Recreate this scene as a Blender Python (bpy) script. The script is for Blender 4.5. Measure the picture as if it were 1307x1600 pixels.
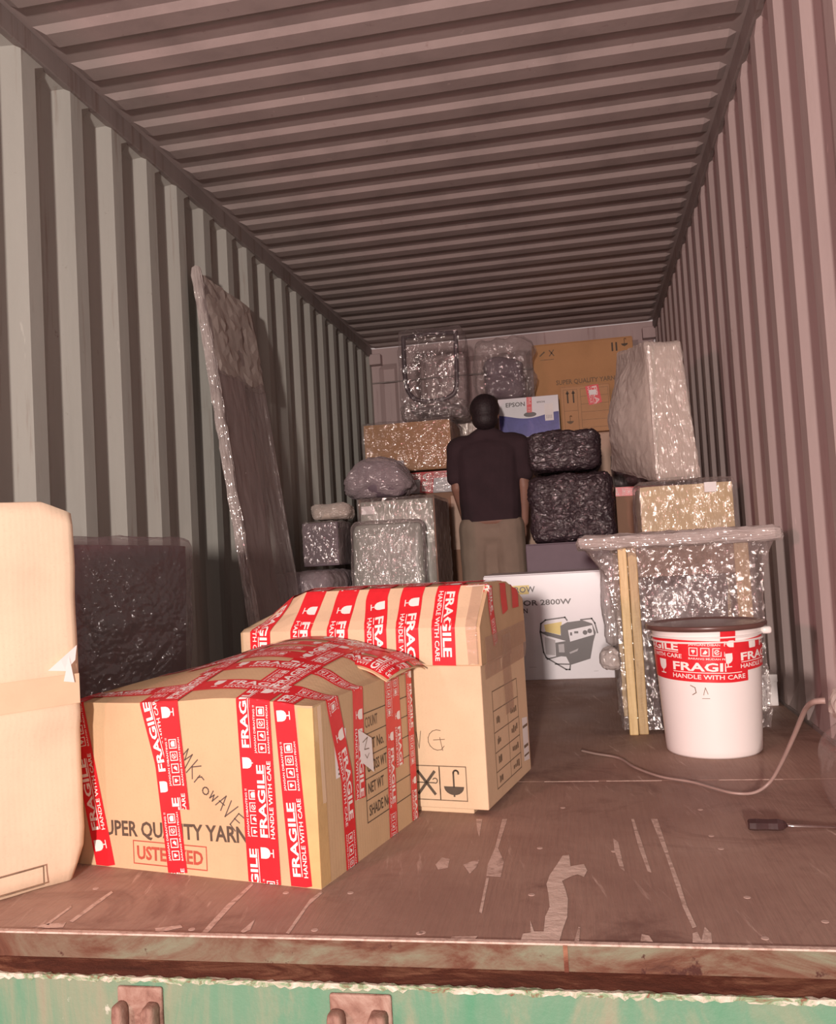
import bpy, bmesh, math, random
from mathutils import Vector, Matrix, noise

for o in list(bpy.data.objects):
    bpy.data.objects.remove(o)
random.seed(7)
S = bpy.context.scene
COL = S.collection
V = Vector

# ------------------------------------------------------------------ camera
CX, CY, CZ = 0.50119, -1.41227, 0.61045
YAW, PITCH, ROLL, FPX = 0.182173, 0.0499586, -0.0569617, 1383.79
cy_, sy_ = math.cos(YAW), math.sin(YAW)
cp_, sp_ = math.cos(PITCH), math.sin(PITCH)
fw = V((-sy_ * cp_, cy_ * cp_, sp_))
r0 = V((cy_, sy_, 0))
u0 = r0.cross(fw)
rr = math.cos(ROLL) * r0 + math.sin(ROLL) * u0
uu = -math.sin(ROLL) * r0 + math.cos(ROLL) * u0
cd = bpy.data.cameras.new('camera')
cam = bpy.data.objects.new('camera', cd)
COL.objects.link(cam)
M3 = Matrix((rr, uu, -fw)).transposed()
cam.matrix_world = Matrix.Translation((CX, CY, CZ)) @ M3.to_4x4()
cd.sensor_fit = 'HORIZONTAL'
cd.sensor_width = 36.0
cd.lens = FPX * 36.0 / 1307.0
cd.clip_start = 0.02
S.camera = cam

# ------------------------------------------------------------------ world, lamps, exposure
W = bpy.data.worlds.new('night')
S.world = W
W.use_nodes = True
bg = W.node_tree.nodes['Background']
bg.inputs[0].default_value = (1.0, 0.80, 0.76, 1)
bg.inputs[1].default_value = 0.42


def lamp(name, kind, loc, target, energy, color, size):
    d = bpy.data.lights.new(name, kind)
    d.energy = energy
    d.color = color
    if kind == 'AREA':
        d.shape = 'DISK'
        d.size = size
    else:
        d.shadow_soft_size = size
    o = bpy.data.objects.new(name, d)
    COL.objects.link(o)
    o.location = loc
    o.rotation_euler = (V(target) - V(loc)).to_track_quat('-Z', 'Y').to_euler()
    return o


lamp('work_lamp', 'AREA', (0.36, -5.6, 0.98), (0.0, 3.0, 0.95), 440, (1.0, 0.85, 0.78), 0.28)
lamp('phone_torch', 'POINT', (0.44, -1.42, 0.70), (0, 3, 1), 13.0, (1.0, 0.88, 0.82), 0.012)
lamp('pink_fill', 'AREA', (-1.5, -2.6, 1.1), (1.1, 1.6, 0.7), 40, (1.0, 0.36, 0.40), 0.3)  # added reddish fill, no real lamp: pinks the right wall in place of haze

S.view_settings.view_transform = 'Standard'
S.view_settings.look = 'None'
S.view_settings.exposure = 0.0
S.view_settings.gamma = 1.0
S.view_settings.use_curve_mapping = False


# ------------------------------------------------------------------ materials
class G:
    def __init__(s, name):
        s.m = bpy.data.materials.new(name)
        s.m.use_nodes = True
        s.t = s.m.node_tree
        s.t.nodes.clear()
        s.out = s.t.nodes.new('ShaderNodeOutputMaterial')
        s.tc = s.t.nodes.new('ShaderNodeTexCoord')

    def n(s, kind, attrs=None, **ins):
        nd = s.t.nodes.new('ShaderNode' + kind)
        for k, v in (attrs or {}).items():
            setattr(nd, k, v)
        for k, v in ins.items():
            sock = nd.inputs[int(k[1:])] if k[0] == '_' and k[1:].isdigit() else nd.inputs[k.replace('_', ' ')]
            if hasattr(v, 'is_output'):
                s.t.links.new(v, sock)
            else:
                if sock.type == 'RGBA' and len(v) == 3:
                    v = (*v, 1)
                sock.default_value = v
        return nd

    def coord(s, scale=(1, 1, 1)):
        return s.n('Mapping', None, Vector=s.tc.outputs['Object'], Scale=scale).outputs[0]

    def noise(s, vec, scale, detail=4, rough=.55, dist=0.0):
        return s.n('TexNoise', None, Vector=vec, Scale=scale, Detail=detail, Roughness=rough, Distortion=dist).outputs['Fac']

    def ramp(s, fac, stops):
        nd = s.n('ValToRGB', None, Fac=fac)
        e = nd.color_ramp.elements
        while len(e) < len(stops):
            e.new(0.5)
        for el, (p, c) in zip(e, stops):
            el.position = p
            el.color = (*c, 1) if len(c) == 3 else c
        return nd.outputs[0]

    def math(s, op, a, b=0.0, c=0.0):
        return s.n('Math', {'operation': op}, _0=a, _1=b, _2=c).outputs[0]

    def mix(s, fac, a, b):
        nd = s.t.nodes.new('ShaderNodeMix')
        nd.data_type = 'RGBA'
        for sock, v in ((nd.inputs[0], fac), (nd.inputs[6], a), (nd.inputs[7], b)):
            if hasattr(v, 'is_output'):
                s.t.links.new(v, sock)
            else:
                sock.default_value = (*v, 1) if isinstance(v, tuple) and len(v) == 3 else v
        return nd.outputs[2]

    def bump(s, h, strength, dist=0.01):
        return s.n('Bump', None, Height=h, Strength=strength, Distance=dist).outputs[0]

    def pbr(s, col, rough=.7, normal=None, **kw):
        ins = dict(Base_Color=col, Roughness=rough, **kw)
        if normal is not None:
            ins['Normal'] = normal
        return s.n('BsdfPrincipled', None, **ins).outputs[0]

    def done(s, sh):
        s.t.links.new(sh, s.out.inputs[0])
        return s.m


def mul(c, k):
    return tuple(min(1, x * k) for x in c)


def plain(name, c, rough=.7, var=.12, scale=9, bump=.0, bscale=60, stretch=(1, 1, 1), **kw):
    g = G(name)
    v = g.coord(stretch)
    f = g.noise(v, scale)
    col = g.ramp(f, [(.3, mul(c, 1 - var)), (.7, mul(c, 1 + var))])
    nm = g.bump(g.noise(v, bscale, 3), bump, .004) if bump else None
    return g.done(g.pbr(col, rough, nm, **kw))


def cardboard(name, c, wet=0.0, wrap=0.0, flute=(1, 1, 0)):
    g = G(name)
    v = g.coord()
    f = g.noise(v, 4.5, 5, .6)
    col = g.ramp(f, [(.28, mul(c, .88)), (.5, c), (.75, mul(c, 1.07))])
    sp = g.noise(v, 240, 2)
    col = g.mix(g.math('MULTIPLY', g.ramp(sp, [(.55, (0, 0, 0)), (.75, (1, 1, 1))]), .18), col, mul(c, .6))
    dirt = g.ramp(g.noise(v, 1.7, 6, .7, .6), [(.60, (0, 0, 0)), (.78, (1, 1, 1))])
    col = g.mix(g.math('MULTIPLY', dirt, .25), col, mul(c, .55))
    fl = g.n('TexWave', {'wave_type': 'BANDS', 'bands_direction': 'DIAGONAL'},
             Vector=g.coord((flute[0], flute[1], flute[2])), Scale=60.0, Distortion=.4).outputs['Fac']
    hgt = g.math('ADD', g.math('MULTIPLY', fl, .03), g.noise(v, 7, 4))
    nm = g.bump(hgt, .16, .012)
    if wrap:
        wr = g.noise(v, 16, 5, .6, 1.6)
        nm = g.bump(wr, .8, .02)
        return g.done(g.pbr(col, .6, nm, Coat_Weight=wrap, Coat_Roughness=.14, Coat_Normal=nm))
    return g.done(g.pbr(col, .82, nm, Specular_IOR_Level=.25))


def film(name, tint, opacity, scale=18, strength=.8, rough=.12, streak=(1, 1, 1), edge=.35, gloss=.22, patchy=.10):
    """thin wrinkled plastic: partly see-through, glossy where it folds"""
    g = G(name)
    v = g.coord(streak)
    h = g.noise(v, scale, 5, .60, 1.6)
    cr = g.n('TexVoronoi', {'feature': 'DISTANCE_TO_EDGE'}, Vector=g.n('Mapping', None, Vector=v, Rotation=(.5, .3, .8), Scale=(1, 1, .55)).outputs[0], Scale=scale * .9).outputs['Distance']
    cr = g.math('MINIMUM', cr, .25)
    nm = g.bump(g.math('ADD', g.math('MULTIPLY', h, 1.0), g.math('MULTIPLY', cr, 1.1)), strength * .22, .6 / scale)
    df = g.n('BsdfDiffuse', None, Color=tint).outputs[0]
    tr = g.n('BsdfTransparent', None, Color=(.95, .94, .94)).outputs[0]
    lw = g.n('LayerWeight', None, Blend=.35, Normal=nm).outputs['Facing']
    patch = g.ramp(g.noise(v, scale * .35, 4), [(.35, (0, 0, 0)), (.75, (1, 1, 1))])
    fac = g.math('ADD', g.math('MULTIPLY_ADD', lw, edge, opacity), g.math('MULTIPLY', patch, patchy))
    base = g.n('MixShader', None, _0=g.n('Clamp', None, Value=fac).outputs[0], _1=tr, _2=df).outputs[0]
    gl = g.n('BsdfGlossy', None, Color=(.9, .86, .84), Roughness=rough, Normal=nm).outputs[0]
    return g.done(g.n('MixShader', None, _0=gloss, _1=base, _2=gl).outputs[0])


def bubble(name, tint, opacity, scale=55, strength=.9, gloss=.16):
    """bubble wrap: a net of small glossy domes over haze"""
    g = G(name)
    v = g.coord()
    h = g.n('TexVoronoi', {'feature': 'SMOOTH_F1'}, Vector=v, Scale=scale).outputs['Distance']
    h2 = g.noise(v, 9, 4, .6, 1.0)
    nm = g.bump(g.math('ADD', g.math('MULTIPLY', h, -.45), g.math('MULTIPLY', h2, .22)), strength * .6, .016)
    df = g.n('BsdfDiffuse', None, Color=tint).outputs[0]
    tr = g.n('BsdfTransparent', None, Color=(.93, .92, .92)).outputs[0]
    patch = g.ramp(g.noise(v, 5, 4), [(.35, (0, 0, 0)), (.75, (1, 1, 1))])
    fac = g.math('MULTIPLY_ADD', patch, .15, opacity)
    base = g.n('MixShader', None, _0=g.n('Clamp', None, Value=fac).outputs[0], _1=tr, _2=df).outputs[0]
    gl = g.n('BsdfGlossy', None, Color=(.9, .86, .84), Roughness=.13, Normal=nm).outputs[0]
    return g.done(g.n('MixShader', None, _0=gloss, _1=base, _2=gl).outputs[0])


def wall_mat(name, c, rust, rust_at=.66, warm=(1, 1, 1)):
    g = G(name)
    v = g.coord()
    vs = g.coord((1, 1, .12))
    base = g.ramp(g.noise(vs, 3.2, 6, .62), [(.25, mul(c, .78)), (.5, c), (.8, mul(c, 1.12))])
    st = g.ramp(g.noise(g.coord((3, 3, .18)), 7, 6, .7), [(rust_at - .08, (0, 0, 0)), (rust_at + .06, (1, 1, 1))])
    base = g.mix(g.math('MULTIPLY', st, .55), base, rust)
    sp = g.ramp(g.noise(v, 22, 5, .7), [(.68, (0, 0, 0)), (.74, (1, 1, 1))])
    base = g.mix(g.math('MULTIPLY', sp, .5), base, mul(rust, .7))
    sc = g.ramp(g.noise(g.coord((6, 6, 1.2)), 5, 3, .5), [(.735, (0, 0, 0)), (.76, (1, 1, 1))])
    base = g.mix(g.math('MULTIPLY', sc, .35), base, mul(c, 1.6))
    nm = g.bump(g.noise(v, 6, 5), .12, .02)
    return g.done(g.pbr(base, .62, nm, Specular_IOR_Level=.35))


def floor_mat(name):
    g = G(name)
    v = g.coord()
    c = (.36, .235, .185)
    base = g.ramp(g.noise(v, 1.6, 7, .65, .5), [(.25, (.25, .145, .115)), (.5, c), (.8, (.46, .33, .26))])
    gr = g.noise(g.coord((34, 1.6, 1)), 4, 5, .6)
    base = g.mix(g.math('MULTIPLY', g.ramp(gr, [(.45, (0, 0, 0)), (.7, (1, 1, 1))]), .22), base, (.19, .105, .082))
    # pale scrapes running along the container
    mp = g.n('Mapping', None, Vector=g.tc.outputs['Object'], Scale=(1, 1, 1), Rotation=(0, 0, -.22)).outputs[0]
    mp2 = g.n('Mapping', None, Vector=mp, Scale=(26, 2.0, 1)).outputs[0]
    sc = g.ramp(g.noise(mp2, 2.3, 5, .65), [(.60, (0, 0, 0)), (.70, (1, 1, 1))])
    msk = g.ramp(g.noise(v, 2.4, 3), [(.40, (0, 0, 0)), (.62, (1, 1, 1))])
    base = g.mix(g.math('MULTIPLY', g.math('MULTIPLY', sc, msk), .75), base, (.66, .50, .42))
    dk = g.ramp(g.noise(v, 3.1, 6, .7, 1.0), [(.54, (0, 0, 0)), (.68, (1, 1, 1))])
    base = g.mix(g.math('MULTIPLY', dk, .62), base, (.14, .068, .056))
    sp = g.ramp(g.noise(v, 60, 4, .7), [(.66, (0, 0, 0)), (.74, (1, 1, 1))])
    base = g.mix(g.math('MULTIPLY', sp, .4), base, (.38, .28, .23))
    hb = g.math('ADD', g.noise(g.coord((30, 2, 1)), 4, 5), g.math('MULTIPLY', g.noise(v, 30, 4), .5))
    nm = g.bump(hb, .35, .006)
    ro = g.ramp(g.noise(v, 4, 5), [(.3, (.5, .5, .5)), (.7, (.72, .72, .72))])
    return g.done(g.pbr(base, ro, nm, Specular_IOR_Level=.35))


def patch_mat(name, stops, scale, rough=.7, stretch=(1, 1, 1), bump=.4, dist=.8, spots=None):
    g = G(name)
    v = g.coord(stretch)
    base = g.ramp(g.noise(v, scale, 8, .68, dist), stops)
    if spots:
        sp = g.ramp(g.noise(g.coord(), spots[0], 6, .75), [(spots[1], (0, 0, 0)), (spots[1] + .05, (1, 1, 1))])
        base = g.mix(sp, base, spots[2])
    nm = g.bump(g.noise(g.coord(), 45, 6, .7), bump, .006)
    return g.done(g.pbr(base, rough, nm, Specular_IOR_Level=.35))


M = {}
M['wall_l'] = wall_mat('wall_paint_grey_green', (.49, .49, .445), (.25, .15, .11))
M['wall_r'] = wall_mat('wall_paint_grey', (.50, .41, .39), (.27, .14, .115))
M['roof'] = wall_mat('roof_paint_grey', (.43, .355, .335), (.24, .14, .12), .70)
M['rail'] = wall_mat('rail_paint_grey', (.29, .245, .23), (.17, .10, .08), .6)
M['end'] = wall_mat('end_wall_paint', (.47, .36, .35), (.25, .13, .12))
M['floor'] = floor_mat('worn_plywood')
M['floor_under'] = plain('floor_underside', (.05, .03, .025), .9)
M['veneer'] = patch_mat('pale_peeled_veneer', [(.3, (.50, .38, .31)), (.6, (.74, .60, .51))], 14, .8, (2, 8, 1))
M['scrape'] = patch_mat('pale_scrape', [(.33, (.36, .24, .19)), (.55, (.66, .51, .43))], 40, .8)
M['screw'] = plain('screw_filler', (.52, .38, .32), .7)
M['sill_rust'] = patch_mat('rusty_sill_steel', [(.34, (.055, .018, .011)), (.45, (.13, .055, .032)), (.53, (.17, .115, .075)), (.66, (.20, .21, .14))], 3.6, .75, (1, 3, 3), .5,
                           1.2, (9, .62, (.06, .018, .012)))
M['ledge_rust'] = patch_mat('rusty_ledge', [(.3, (.05, .014, .009)), (.50, (.13, .04, .022)), (.66, (.34, .17, .10))], 4.5, .8, (1, 3, 2), .5, 1)
M['chip'] = patch_mat('chipped_paint_edge', [(.38, (.20, .09, .055)), (.46, (.20, .32, .18)), (.54, (.50, .45, .36)), (.68, (.70, .66, .54))], 26, .7, (1, 2, 2), .6, 1.2)
M['green'] = patch_mat('sea_green_paint', [(.30, (.27, .21, .16)), (.43, (.24, .27, .18)), (.55, (.13, .26, .165)), (.72, (.075, .25, .14))], 2.9, .5, (1.6, 1, .7), .3,
                       1.0, (26, .66, (.48, .50, .40)))
M['lug'] = patch_mat('rusty_lug', [(.3, (.12, .05, .035)), (.48, (.28, .16, .12)), (.7, (.42, .30, .24))], 22, .65)
KR = (.56, .375, .215)
M['card_near'] = cardboard('cardboard_cream', (.78, .61, .44))
M['card_mw'] = cardboard('cardboard_buff', (.60, .415, .245))
M['card_b2'] = cardboard('cardboard_pale_buff', (.70, .51, .335))
M['card_lid'] = cardboard('cardboard_lid', (.55, .375, .225))
M['card_back'] = cardboard('cardboard_orange', (.50, .27, .13))
M['card_small'] = cardboard('cardboard_tan', (.52, .29, .155))
M['card_wrap'] = cardboard('cardboard_wrapped', (.50, .27, .16), wrap=.5)
M['card_dark'] = cardboard('cardboard_brown', (.30, .17, .115))
M['card_pale'] = cardboard('cardboard_pale', (.56, .40, .31))
M['kraft'] = plain('kraft_yellow', (.60, .45, .24), .5, bump=.3, bscale=20)
M['red_tape'] = plain('red_tape', (.70, .022, .032), .34, .07, 30, .08, 40, Specular_IOR_Level=.45)
M['print_white'] = plain('tape_print_white', (.88, .84, .80), .5, .03)
M['print_pink'] = plain('tape_print_pink', (.86, .55, .53), .5, .03)
M['ink'] = plain('black_ink', (.085, .060, .040), .7, .15, 40)
M['ink_grey'] = plain('faded_ink', (.20, .135, .085), .8, .25, 60)
M['ink_red'] = plain('red_ink', (.42, .075, .045), .7, .15, 40)
M['ink_pen'] = plain('pen_ink', (.10, .075, .06), .6)
M['buff_tape'] = plain('buff_packing_tape', (.66, .44, .20), .16, .10, 12, .25, 30, Coat_Weight=.4)
M['buff_tape_pale'] = plain('pale_packing_tape', (.74, .55, .37), .3, .05, 12, .15, 30)
M['clear_tape'] = film('clear_packing_tape', (.60, .42, .32), .15, 14, .6, .14, gloss=.08)
M['paper'] = plain('white_paper', (.84, .80, .78), .6, .04)
M['gen_white'] = plain('glossy_white_carton', (.72, .70, .73), .3, .03, 4, .05, 8)
M['gen_grey'] = plain('carton_side_grey', (.30, .23, .24), .5)
M['yellow'] = plain('print_yellow', (.72, .56, .14), .4, .05)
M['pr_dark'] = plain('print_charcoal', (.075, .06, .06), .4, .1)
M['pr_grey'] = plain('print_grey', (.38, .35, .36), .4, .06)
M['bucket'] = plain('white_plastic', (.86, .81, .78), .32, .02, 6, .05, 20, Specular_IOR_Level=.5)
M['lid'] = plain('dark_brown_plastic', (.13, .065, .055), .3, .2, 10)
M['purple'] = plain('purple_grey_carton', (.165, .12, .145), .65, .08)
M['black_film'] = None
g = G('black_stretch_film')
v = g.coord()
h = g.noise(v, 13, 5, .55, 1.6)
h2 = g.noise(g.coord((1, 1, 5)), 5, 4, .6, .5)
nm = g.bump(g.math('ADD', h, h2), .45, .04)
M['black_film'] = g.done(g.n('MixShader', None, _0=.085, _1=g.pbr((.032, .016, .022), .6, nm), _2=g.n('BsdfGlossy', None, Color=(.9, .85, .85), Roughness=.08, Normal=nm).outputs[0]).outputs[0])
M['film'] = film('clear_stretch_film', (.62, .54, .52), .05, 22, 1.0, .085, edge=.22, gloss=.085)
M['film_sparkle'] = film('crinkled_stretch_film', (.60, .52, .50), .10, 27, 1.0, .10, edge=.22, gloss=.13, patchy=.08)
M['film_haze'] = film('hazy_film', (.70, .61, .55), .45, 18, 1.0, .09, gloss=.06)
M['film_lilac'] = film('lilac_film', (.52, .43, .45), .42, 18, 1.0, .09, gloss=.06)
M['bubble'] = bubble('bubble_wrap', (.55, .49, .47), .30)
M['bubble_thin'] = bubble('thin_bubble_wrap', (.46, .41, .42), .16, 70, .8, gloss=.045)
M['bubble_thick'] = bubble('layered_bubble_wrap', (.66, .58, .55), .60, 60, 1.0)
M['foam'] = plain('pale_green_foam', (.42, .43, .375), .45, .08, 6, .5, 24, Specular_IOR_Level=.5)
M['foam_dim'] = plain('grey_green_foam', (.33, .35, .31), .4, .10, 5, .8, 18, Specular_IOR_Level=.6)
M['dark_panel'] = patch_mat('dark_red_brown_panel', [(.35, (.12, .08, .082)), (.55, (.16, .085, .085)), (.72, (.30, .075, .075))], 3.2, .5, (1, 1, 1), .2)
M['brown_panel'] = plain('brown_panel', (.44, .34, .32), .6, .18, 4)
M['taupe'] = plain('taupe_board', (.56, .46, .39), .5, .08, 4, .25, 14)
M['wood'] = patch_mat('pale_wood', [(.3, (.50, .33, .14)), (.6, (.68, .50, .25))], 9, .45, (9, 9, .7), .2)
M['wood_mid'] = patch_mat('weathered_wood', [(.3, (.30, .19, .09)), (.6, (.50, .35, .17))], 9, .45, (9, 9, .7), .2)
M['wood_dark'] = patch_mat('brown_wood', [(.3, (.18, .09, .05)), (.6, (.30, .17, .10))], 9, .45, (9, 9, .7), .2)
M['dark_load'] = plain('dark_contents', (.055, .035, .042), .4, .3, 6)
M['print_blue'] = patch_mat('printed_blue', [(.35, (.030, .028, .20)), (.6, (.06, .055, .32)), (.8, (.16, .13, .36))], 7, .35, (1, 1, 1), .05)
M['cord'] = plain('pinkish_grey_cord', (.33, .23, .20), .4, .1, 20)
M['cord_dark'] = plain('grey_cord', (.17, .11, .10), .5, .1, 20)
M['tool_handle'] = plain('dark_clear_handle', (.045, .022, .022), .15, .2, 30, Coat_Weight=.5)
M['steel'] = plain('bright_steel', (.75, .68, .66), .25, .05, 30, Metallic=1.0)
M['shirt'] = plain('black_tee', (.040, .020, .025), .9, .12, 12, .3, 14)  # red tint in the black stands in for the pinkish haze
M['trouser'] = plain('khaki_trousers', (.29, .215, .165), .9, .1, 7, .35, 11)
M['skin'] = plain('brown_skin', (.30, .155, .11), .55, .08, 14)
M['hair'] = plain('black_hair', (.022, .012, .014), .6, .3, 60, .6, 90)
M['shoe'] = plain('dark_shoe', (.05, .035, .03), .6)


# ------------------------------------------------------------------ mesh helpers
def add(name, data, mat, parent=None, smooth=False, loc=None, rot=None, kind=None, label=None):
    if isinstance(data, bmesh.types.BMesh):
        me = bpy.data.meshes.new(name)
        data.to_mesh(me)
        data.free()
    elif isinstance(data, bpy.types.Mesh):
        me = data
    else:
        me = bpy.data.meshes.new(name)
        me.from_pydata([tuple(p) for p in data[0]], [], data[1])
    if mat is not None and not me.materials:
        for m_ in (mat if isinstance(mat, list) else [mat]):
            me.materials.append(m_)
    if smooth:
        for p in me.polygons:
            p.use_smooth = True
    o = bpy.data.objects.new(name, me)
    COL.objects.link(o)
    if parent is not None:
        o.parent = parent
    if loc is not None:
        o.location = loc
    if rot is not None:
        o.rotation_euler = rot
    if kind:
        o['kind'] = kind
    if label:
        o['label'] = label
    return o


def thing(name, label, cat, loc=(0, 0, 0), rz=0.0, group=None, rot=None):
    o = bpy.data.objects.new(name, None)
    o.empty_display_size = .1
    COL.objects.link(o)
    o.location = loc
    o.rotation_euler = rot if rot else (0, 0, rz)
    o['label'] = label
    o['category'] = cat
    if group:
        o['group'] = group
    return o


def tag(o, label, cat, group=None):
    o['label'] = label
    o['category'] = cat
    if group:
        o['group'] = group
    return o


def box(x0, x1, y0, y1, z0, z1, bev=.0, seg=2):
    bm = bmesh.new()
    bmesh.ops.create_cube(bm, size=1)
    for v_ in bm.verts:
        v_.co = V((x0 + (v_.co.x + .5) * (x1 - x0), y0 + (v_.co.y + .5) * (y1 - y0), z0 + (v_.co.z + .5) * (z1 - z0)))
    if bev:
        bmesh.ops.bevel(bm, geom=bm.edges[:], offset=bev, segments=seg, affect='EDGES', profile=.5)
    return bm


def softbox(sx, sy, sz, cuts=8, rnd=.015, amp=.004, freq=9, bulge=0.0, seed=0, fn=None, flat_base=True):
    """box with rounded edges and wrinkled faces; centred in x and y, base at z = 0"""
    bm = bmesh.new()
    bmesh.ops.create_cube(bm, size=1)
    bmesh.ops.subdivide_edges(bm, edges=bm.edges[:], cuts=cuts, use_grid_fill=True)
    off = V((seed * 3.1, seed * 1.7, seed * 2.3))
    hx, hy, hz = sx / 2, sy / 2, sz / 2
    r = min(rnd, hx, hy, hz)
    for v_ in bm.verts:
        u = v_.co * 2
        p = V((u.x * hx, u.y * hy, u.z * hz))
        c = V((max(-hx + r, min(hx - r, p.x)), max(-hy + r, min(hy - r, p.y)), max(-hz + r, min(hz - r, p.z))))
        d = p - c
        n_ = d.normalized() if d.length > 1e-9 else V((0, 0, 0))
        if n_.length:
            p = c + n_ * r
        b = bulge * (1 - u.x ** 4) * (1 - u.y ** 4) if abs(u.z) > .99 else bulge * (1 - u.z ** 4)
        w = noise.noise(p * freq + off) * amp + noise.noise(p * freq * 2.7 + off) * amp * .5
        p += n_ * (w + b)
        p.z += hz
        if fn:
            p = fn(p)
        if flat_base and p.z < 0:
            p.z = 0
        v_.co = p
    return bm


def tube(path, rad, seg=8, closed=False, caps=True):
    vs, fs = [], []
    n = len(path)
    path = [V(p) for p in path]
    rads = rad if isinstance(rad, (list, tuple)) else [rad] * n
    prev = None
    for i, p in enumerate(path):
        a = path[(i - 1) % n] if closed else path[max(0, i - 1)]
        b = path[(i + 1) % n] if closed else path[min(n - 1, i + 1)]
        t = (b - a).normalized()
        if prev is None:
            prev = t.orthogonal().normalized()
        prev = (prev - t * prev.dot(t)).normalized()
        q = t.cross(prev)
        for k in range(seg):
            an = 2 * math.pi * k / seg
            vs.append(p + (prev * math.cos(an) + q * math.sin(an)) * rads[i])
    m_ = n if closed else n - 1
    for i in range(m_):
        for k in range(seg):
            a, b = i * seg + k, i * seg + (k + 1) % seg
            c, d = ((i + 1) % n) * seg + (k + 1) % seg, ((i + 1) % n) * seg + k
            fs.append((a, b, c, d))
    if caps and not closed:
        fs.append(tuple(range(seg))[::-1])
        fs.append(tuple(range((n - 1) * seg, n * seg)))
    return vs, fs


def join(*parts):
    vs, fs = [], []
    for v_, f_ in parts:
        o = len(vs)
        vs += list(v_)
        fs += [tuple(i + o for i in f) for f in f_]
    return vs, fs


def spline(pts, n=8):
    out = []
    P = [V(p) for p in pts]
    for i in range(len(P) - 1):
        p0, p1, p2, p3 = P[max(0, i - 1)], P[i], P[i + 1], P[min(len(P) - 1, i + 2)]
        for k in range(n):
            t = k / n
            out.append(.5 * ((2 * p1) + (p2 - p0) * t + (2 * p0 - 5 * p1 + 4 * p2 - p3) * t * t + (-p0 + 3 * p1 - 3 * p2 + p3) * t ** 3))
    out.append(P[-1])
    return out


def lathe(profile, seg=48, z_jit=0):
    vs, fs = [], []
    n = len(profile)
    for k in range(seg):
        a = 2 * math.pi * k / seg
        for r, z in profile:
            vs.append(V((r * math.sin(a), -r * math.cos(a), z)))
    for k in range(seg):
        for i in range(n - 1):
            a, b = k * n + i, ((k + 1) % seg) * n + i
            fs.append((a, b, b + 1, a + 1))
    return vs, fs


def capsule(a, b, ra, rb, seg=14, cap=5):
    a, b = V(a), V(b)
    t = (b - a)
    t = t.normalized() if t.length > 1e-6 else V((0, 0, 1))
    path, rad = [], []
    for i in range(cap + 1):
        an = math.pi / 2 * i / cap
        path.append(a - t * ra * math.cos(an)); rad.append(max(1e-4, ra * math.sin(an)))
    for i in range(cap + 1):
        an = math.pi / 2 * i / cap
        path.append(b + t * rb * math.sin(an)); rad.append(max(1e-4, rb * math.cos(an)))
    return tube_fixed(path, rad, t, seg)


def tube_fixed(path, rad, t, seg):
    p0 = t.orthogonal().normalized()
    q = t.cross(p0)
    vs, fs = [], []
    n = len(path)
    for p, r in zip(path, rad):
        for k in range(seg):
            an = 2 * math.pi * k / seg
            vs.append(p + (p0 * math.cos(an) + q * math.sin(an)) * r)
    for i in range(n - 1):
        for k in range(seg):
            a, b = i * seg + k, i * seg + (k + 1) % seg
            fs.append((a, b, b + seg, a + seg))
    fs.append(tuple(range(seg))[::-1])
    fs.append(tuple(range((n - 1) * seg, n * seg)))
    return vs, fs


def ellipsoid(c, r, seg=18, rings=12):
    vs, fs = [], []
    for i in range(rings + 1):
        th = math.pi * i / rings
        for k in range(seg):
            ph = 2 * math.pi * k / seg
            s_ = max(math.sin(th), 1e-3)
            vs.append(V((c[0] + r[0] * s_ * math.cos(ph), c[1] + r[1] * s_ * math.sin(ph), c[2] - r[2] * math.cos(th))))
    for i in range(rings):
        for k in range(seg):
            a, b = i * seg + k, i * seg + (k + 1) % seg
            fs.append((a, b, b + seg, a + seg))
    fs.append(tuple(range(seg))[::-1])
    fs.append(tuple(range(rings * seg, (rings + 1) * seg)))
    return vs, fs


def remeshed(parts, voxel=.007, smooth=4):
    """melt overlapping closed shapes into one continuous surface"""
    vs, fs = join(*parts)
    me = bpy.data.meshes.new('tmp')
    me.from_pydata([tuple(p) for p in vs], [], fs)
    o = bpy.data.objects.new('tmp', me)
    COL.objects.link(o)
    md = o.modifiers.new('r', 'REMESH')
    md.mode = 'VOXEL'
    md.voxel_size = voxel
    sm = o.modifiers.new('s', 'SMOOTH')
    sm.factor = .5
    sm.iterations = smooth
    dg = bpy.context.evaluated_depsgraph_get()
    out = bpy.data.meshes.new_from_object(o.evaluated_get(dg))
    bpy.data.objects.remove(o)
    return out


def crumple(bm, amp, seed):
    """small irregular facets, as in stretched and creased plastic"""
    rnd = random.Random(seed)
    bm.normal_update()
    ns = [v_.normal.copy() for v_ in bm.verts]
    for v_, n_ in zip(bm.verts, ns):
        p = v_.co.copy()
        k = noise.noise(p * 6 + V((seed % 17, 0, 0)))
        k = .25 + 1.5 * max(0, k + .15)
        sk = V((p.x * 30 + p.z * 22, p.y * 30, p.z * 9 - p.x * 7))
        v_.co += n_ * (rnd.gauss(0, amp) * k + amp * 1.6 * k * noise.noise(sk)) + V((rnd.uniform(-1, 1), rnd.uniform(-1, 1), rnd.uniform(-1, 1))) * amp * 1.4
        v_.co.z = max(v_.co.z, -.002)
    bmesh.ops.triangulate(bm, faces=bm.faces[:], quad_method='SHORT_EDGE')
    return bm


FILMS = {'plastic_film': .0011, 'film_fold': .0013, 'film_gather': .0014, 'film_top': .0016, 'film_edge': .0010, 'bubble_wrap': .0010, 'black_film': .0018, 'bag_neck': .0010}


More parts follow.
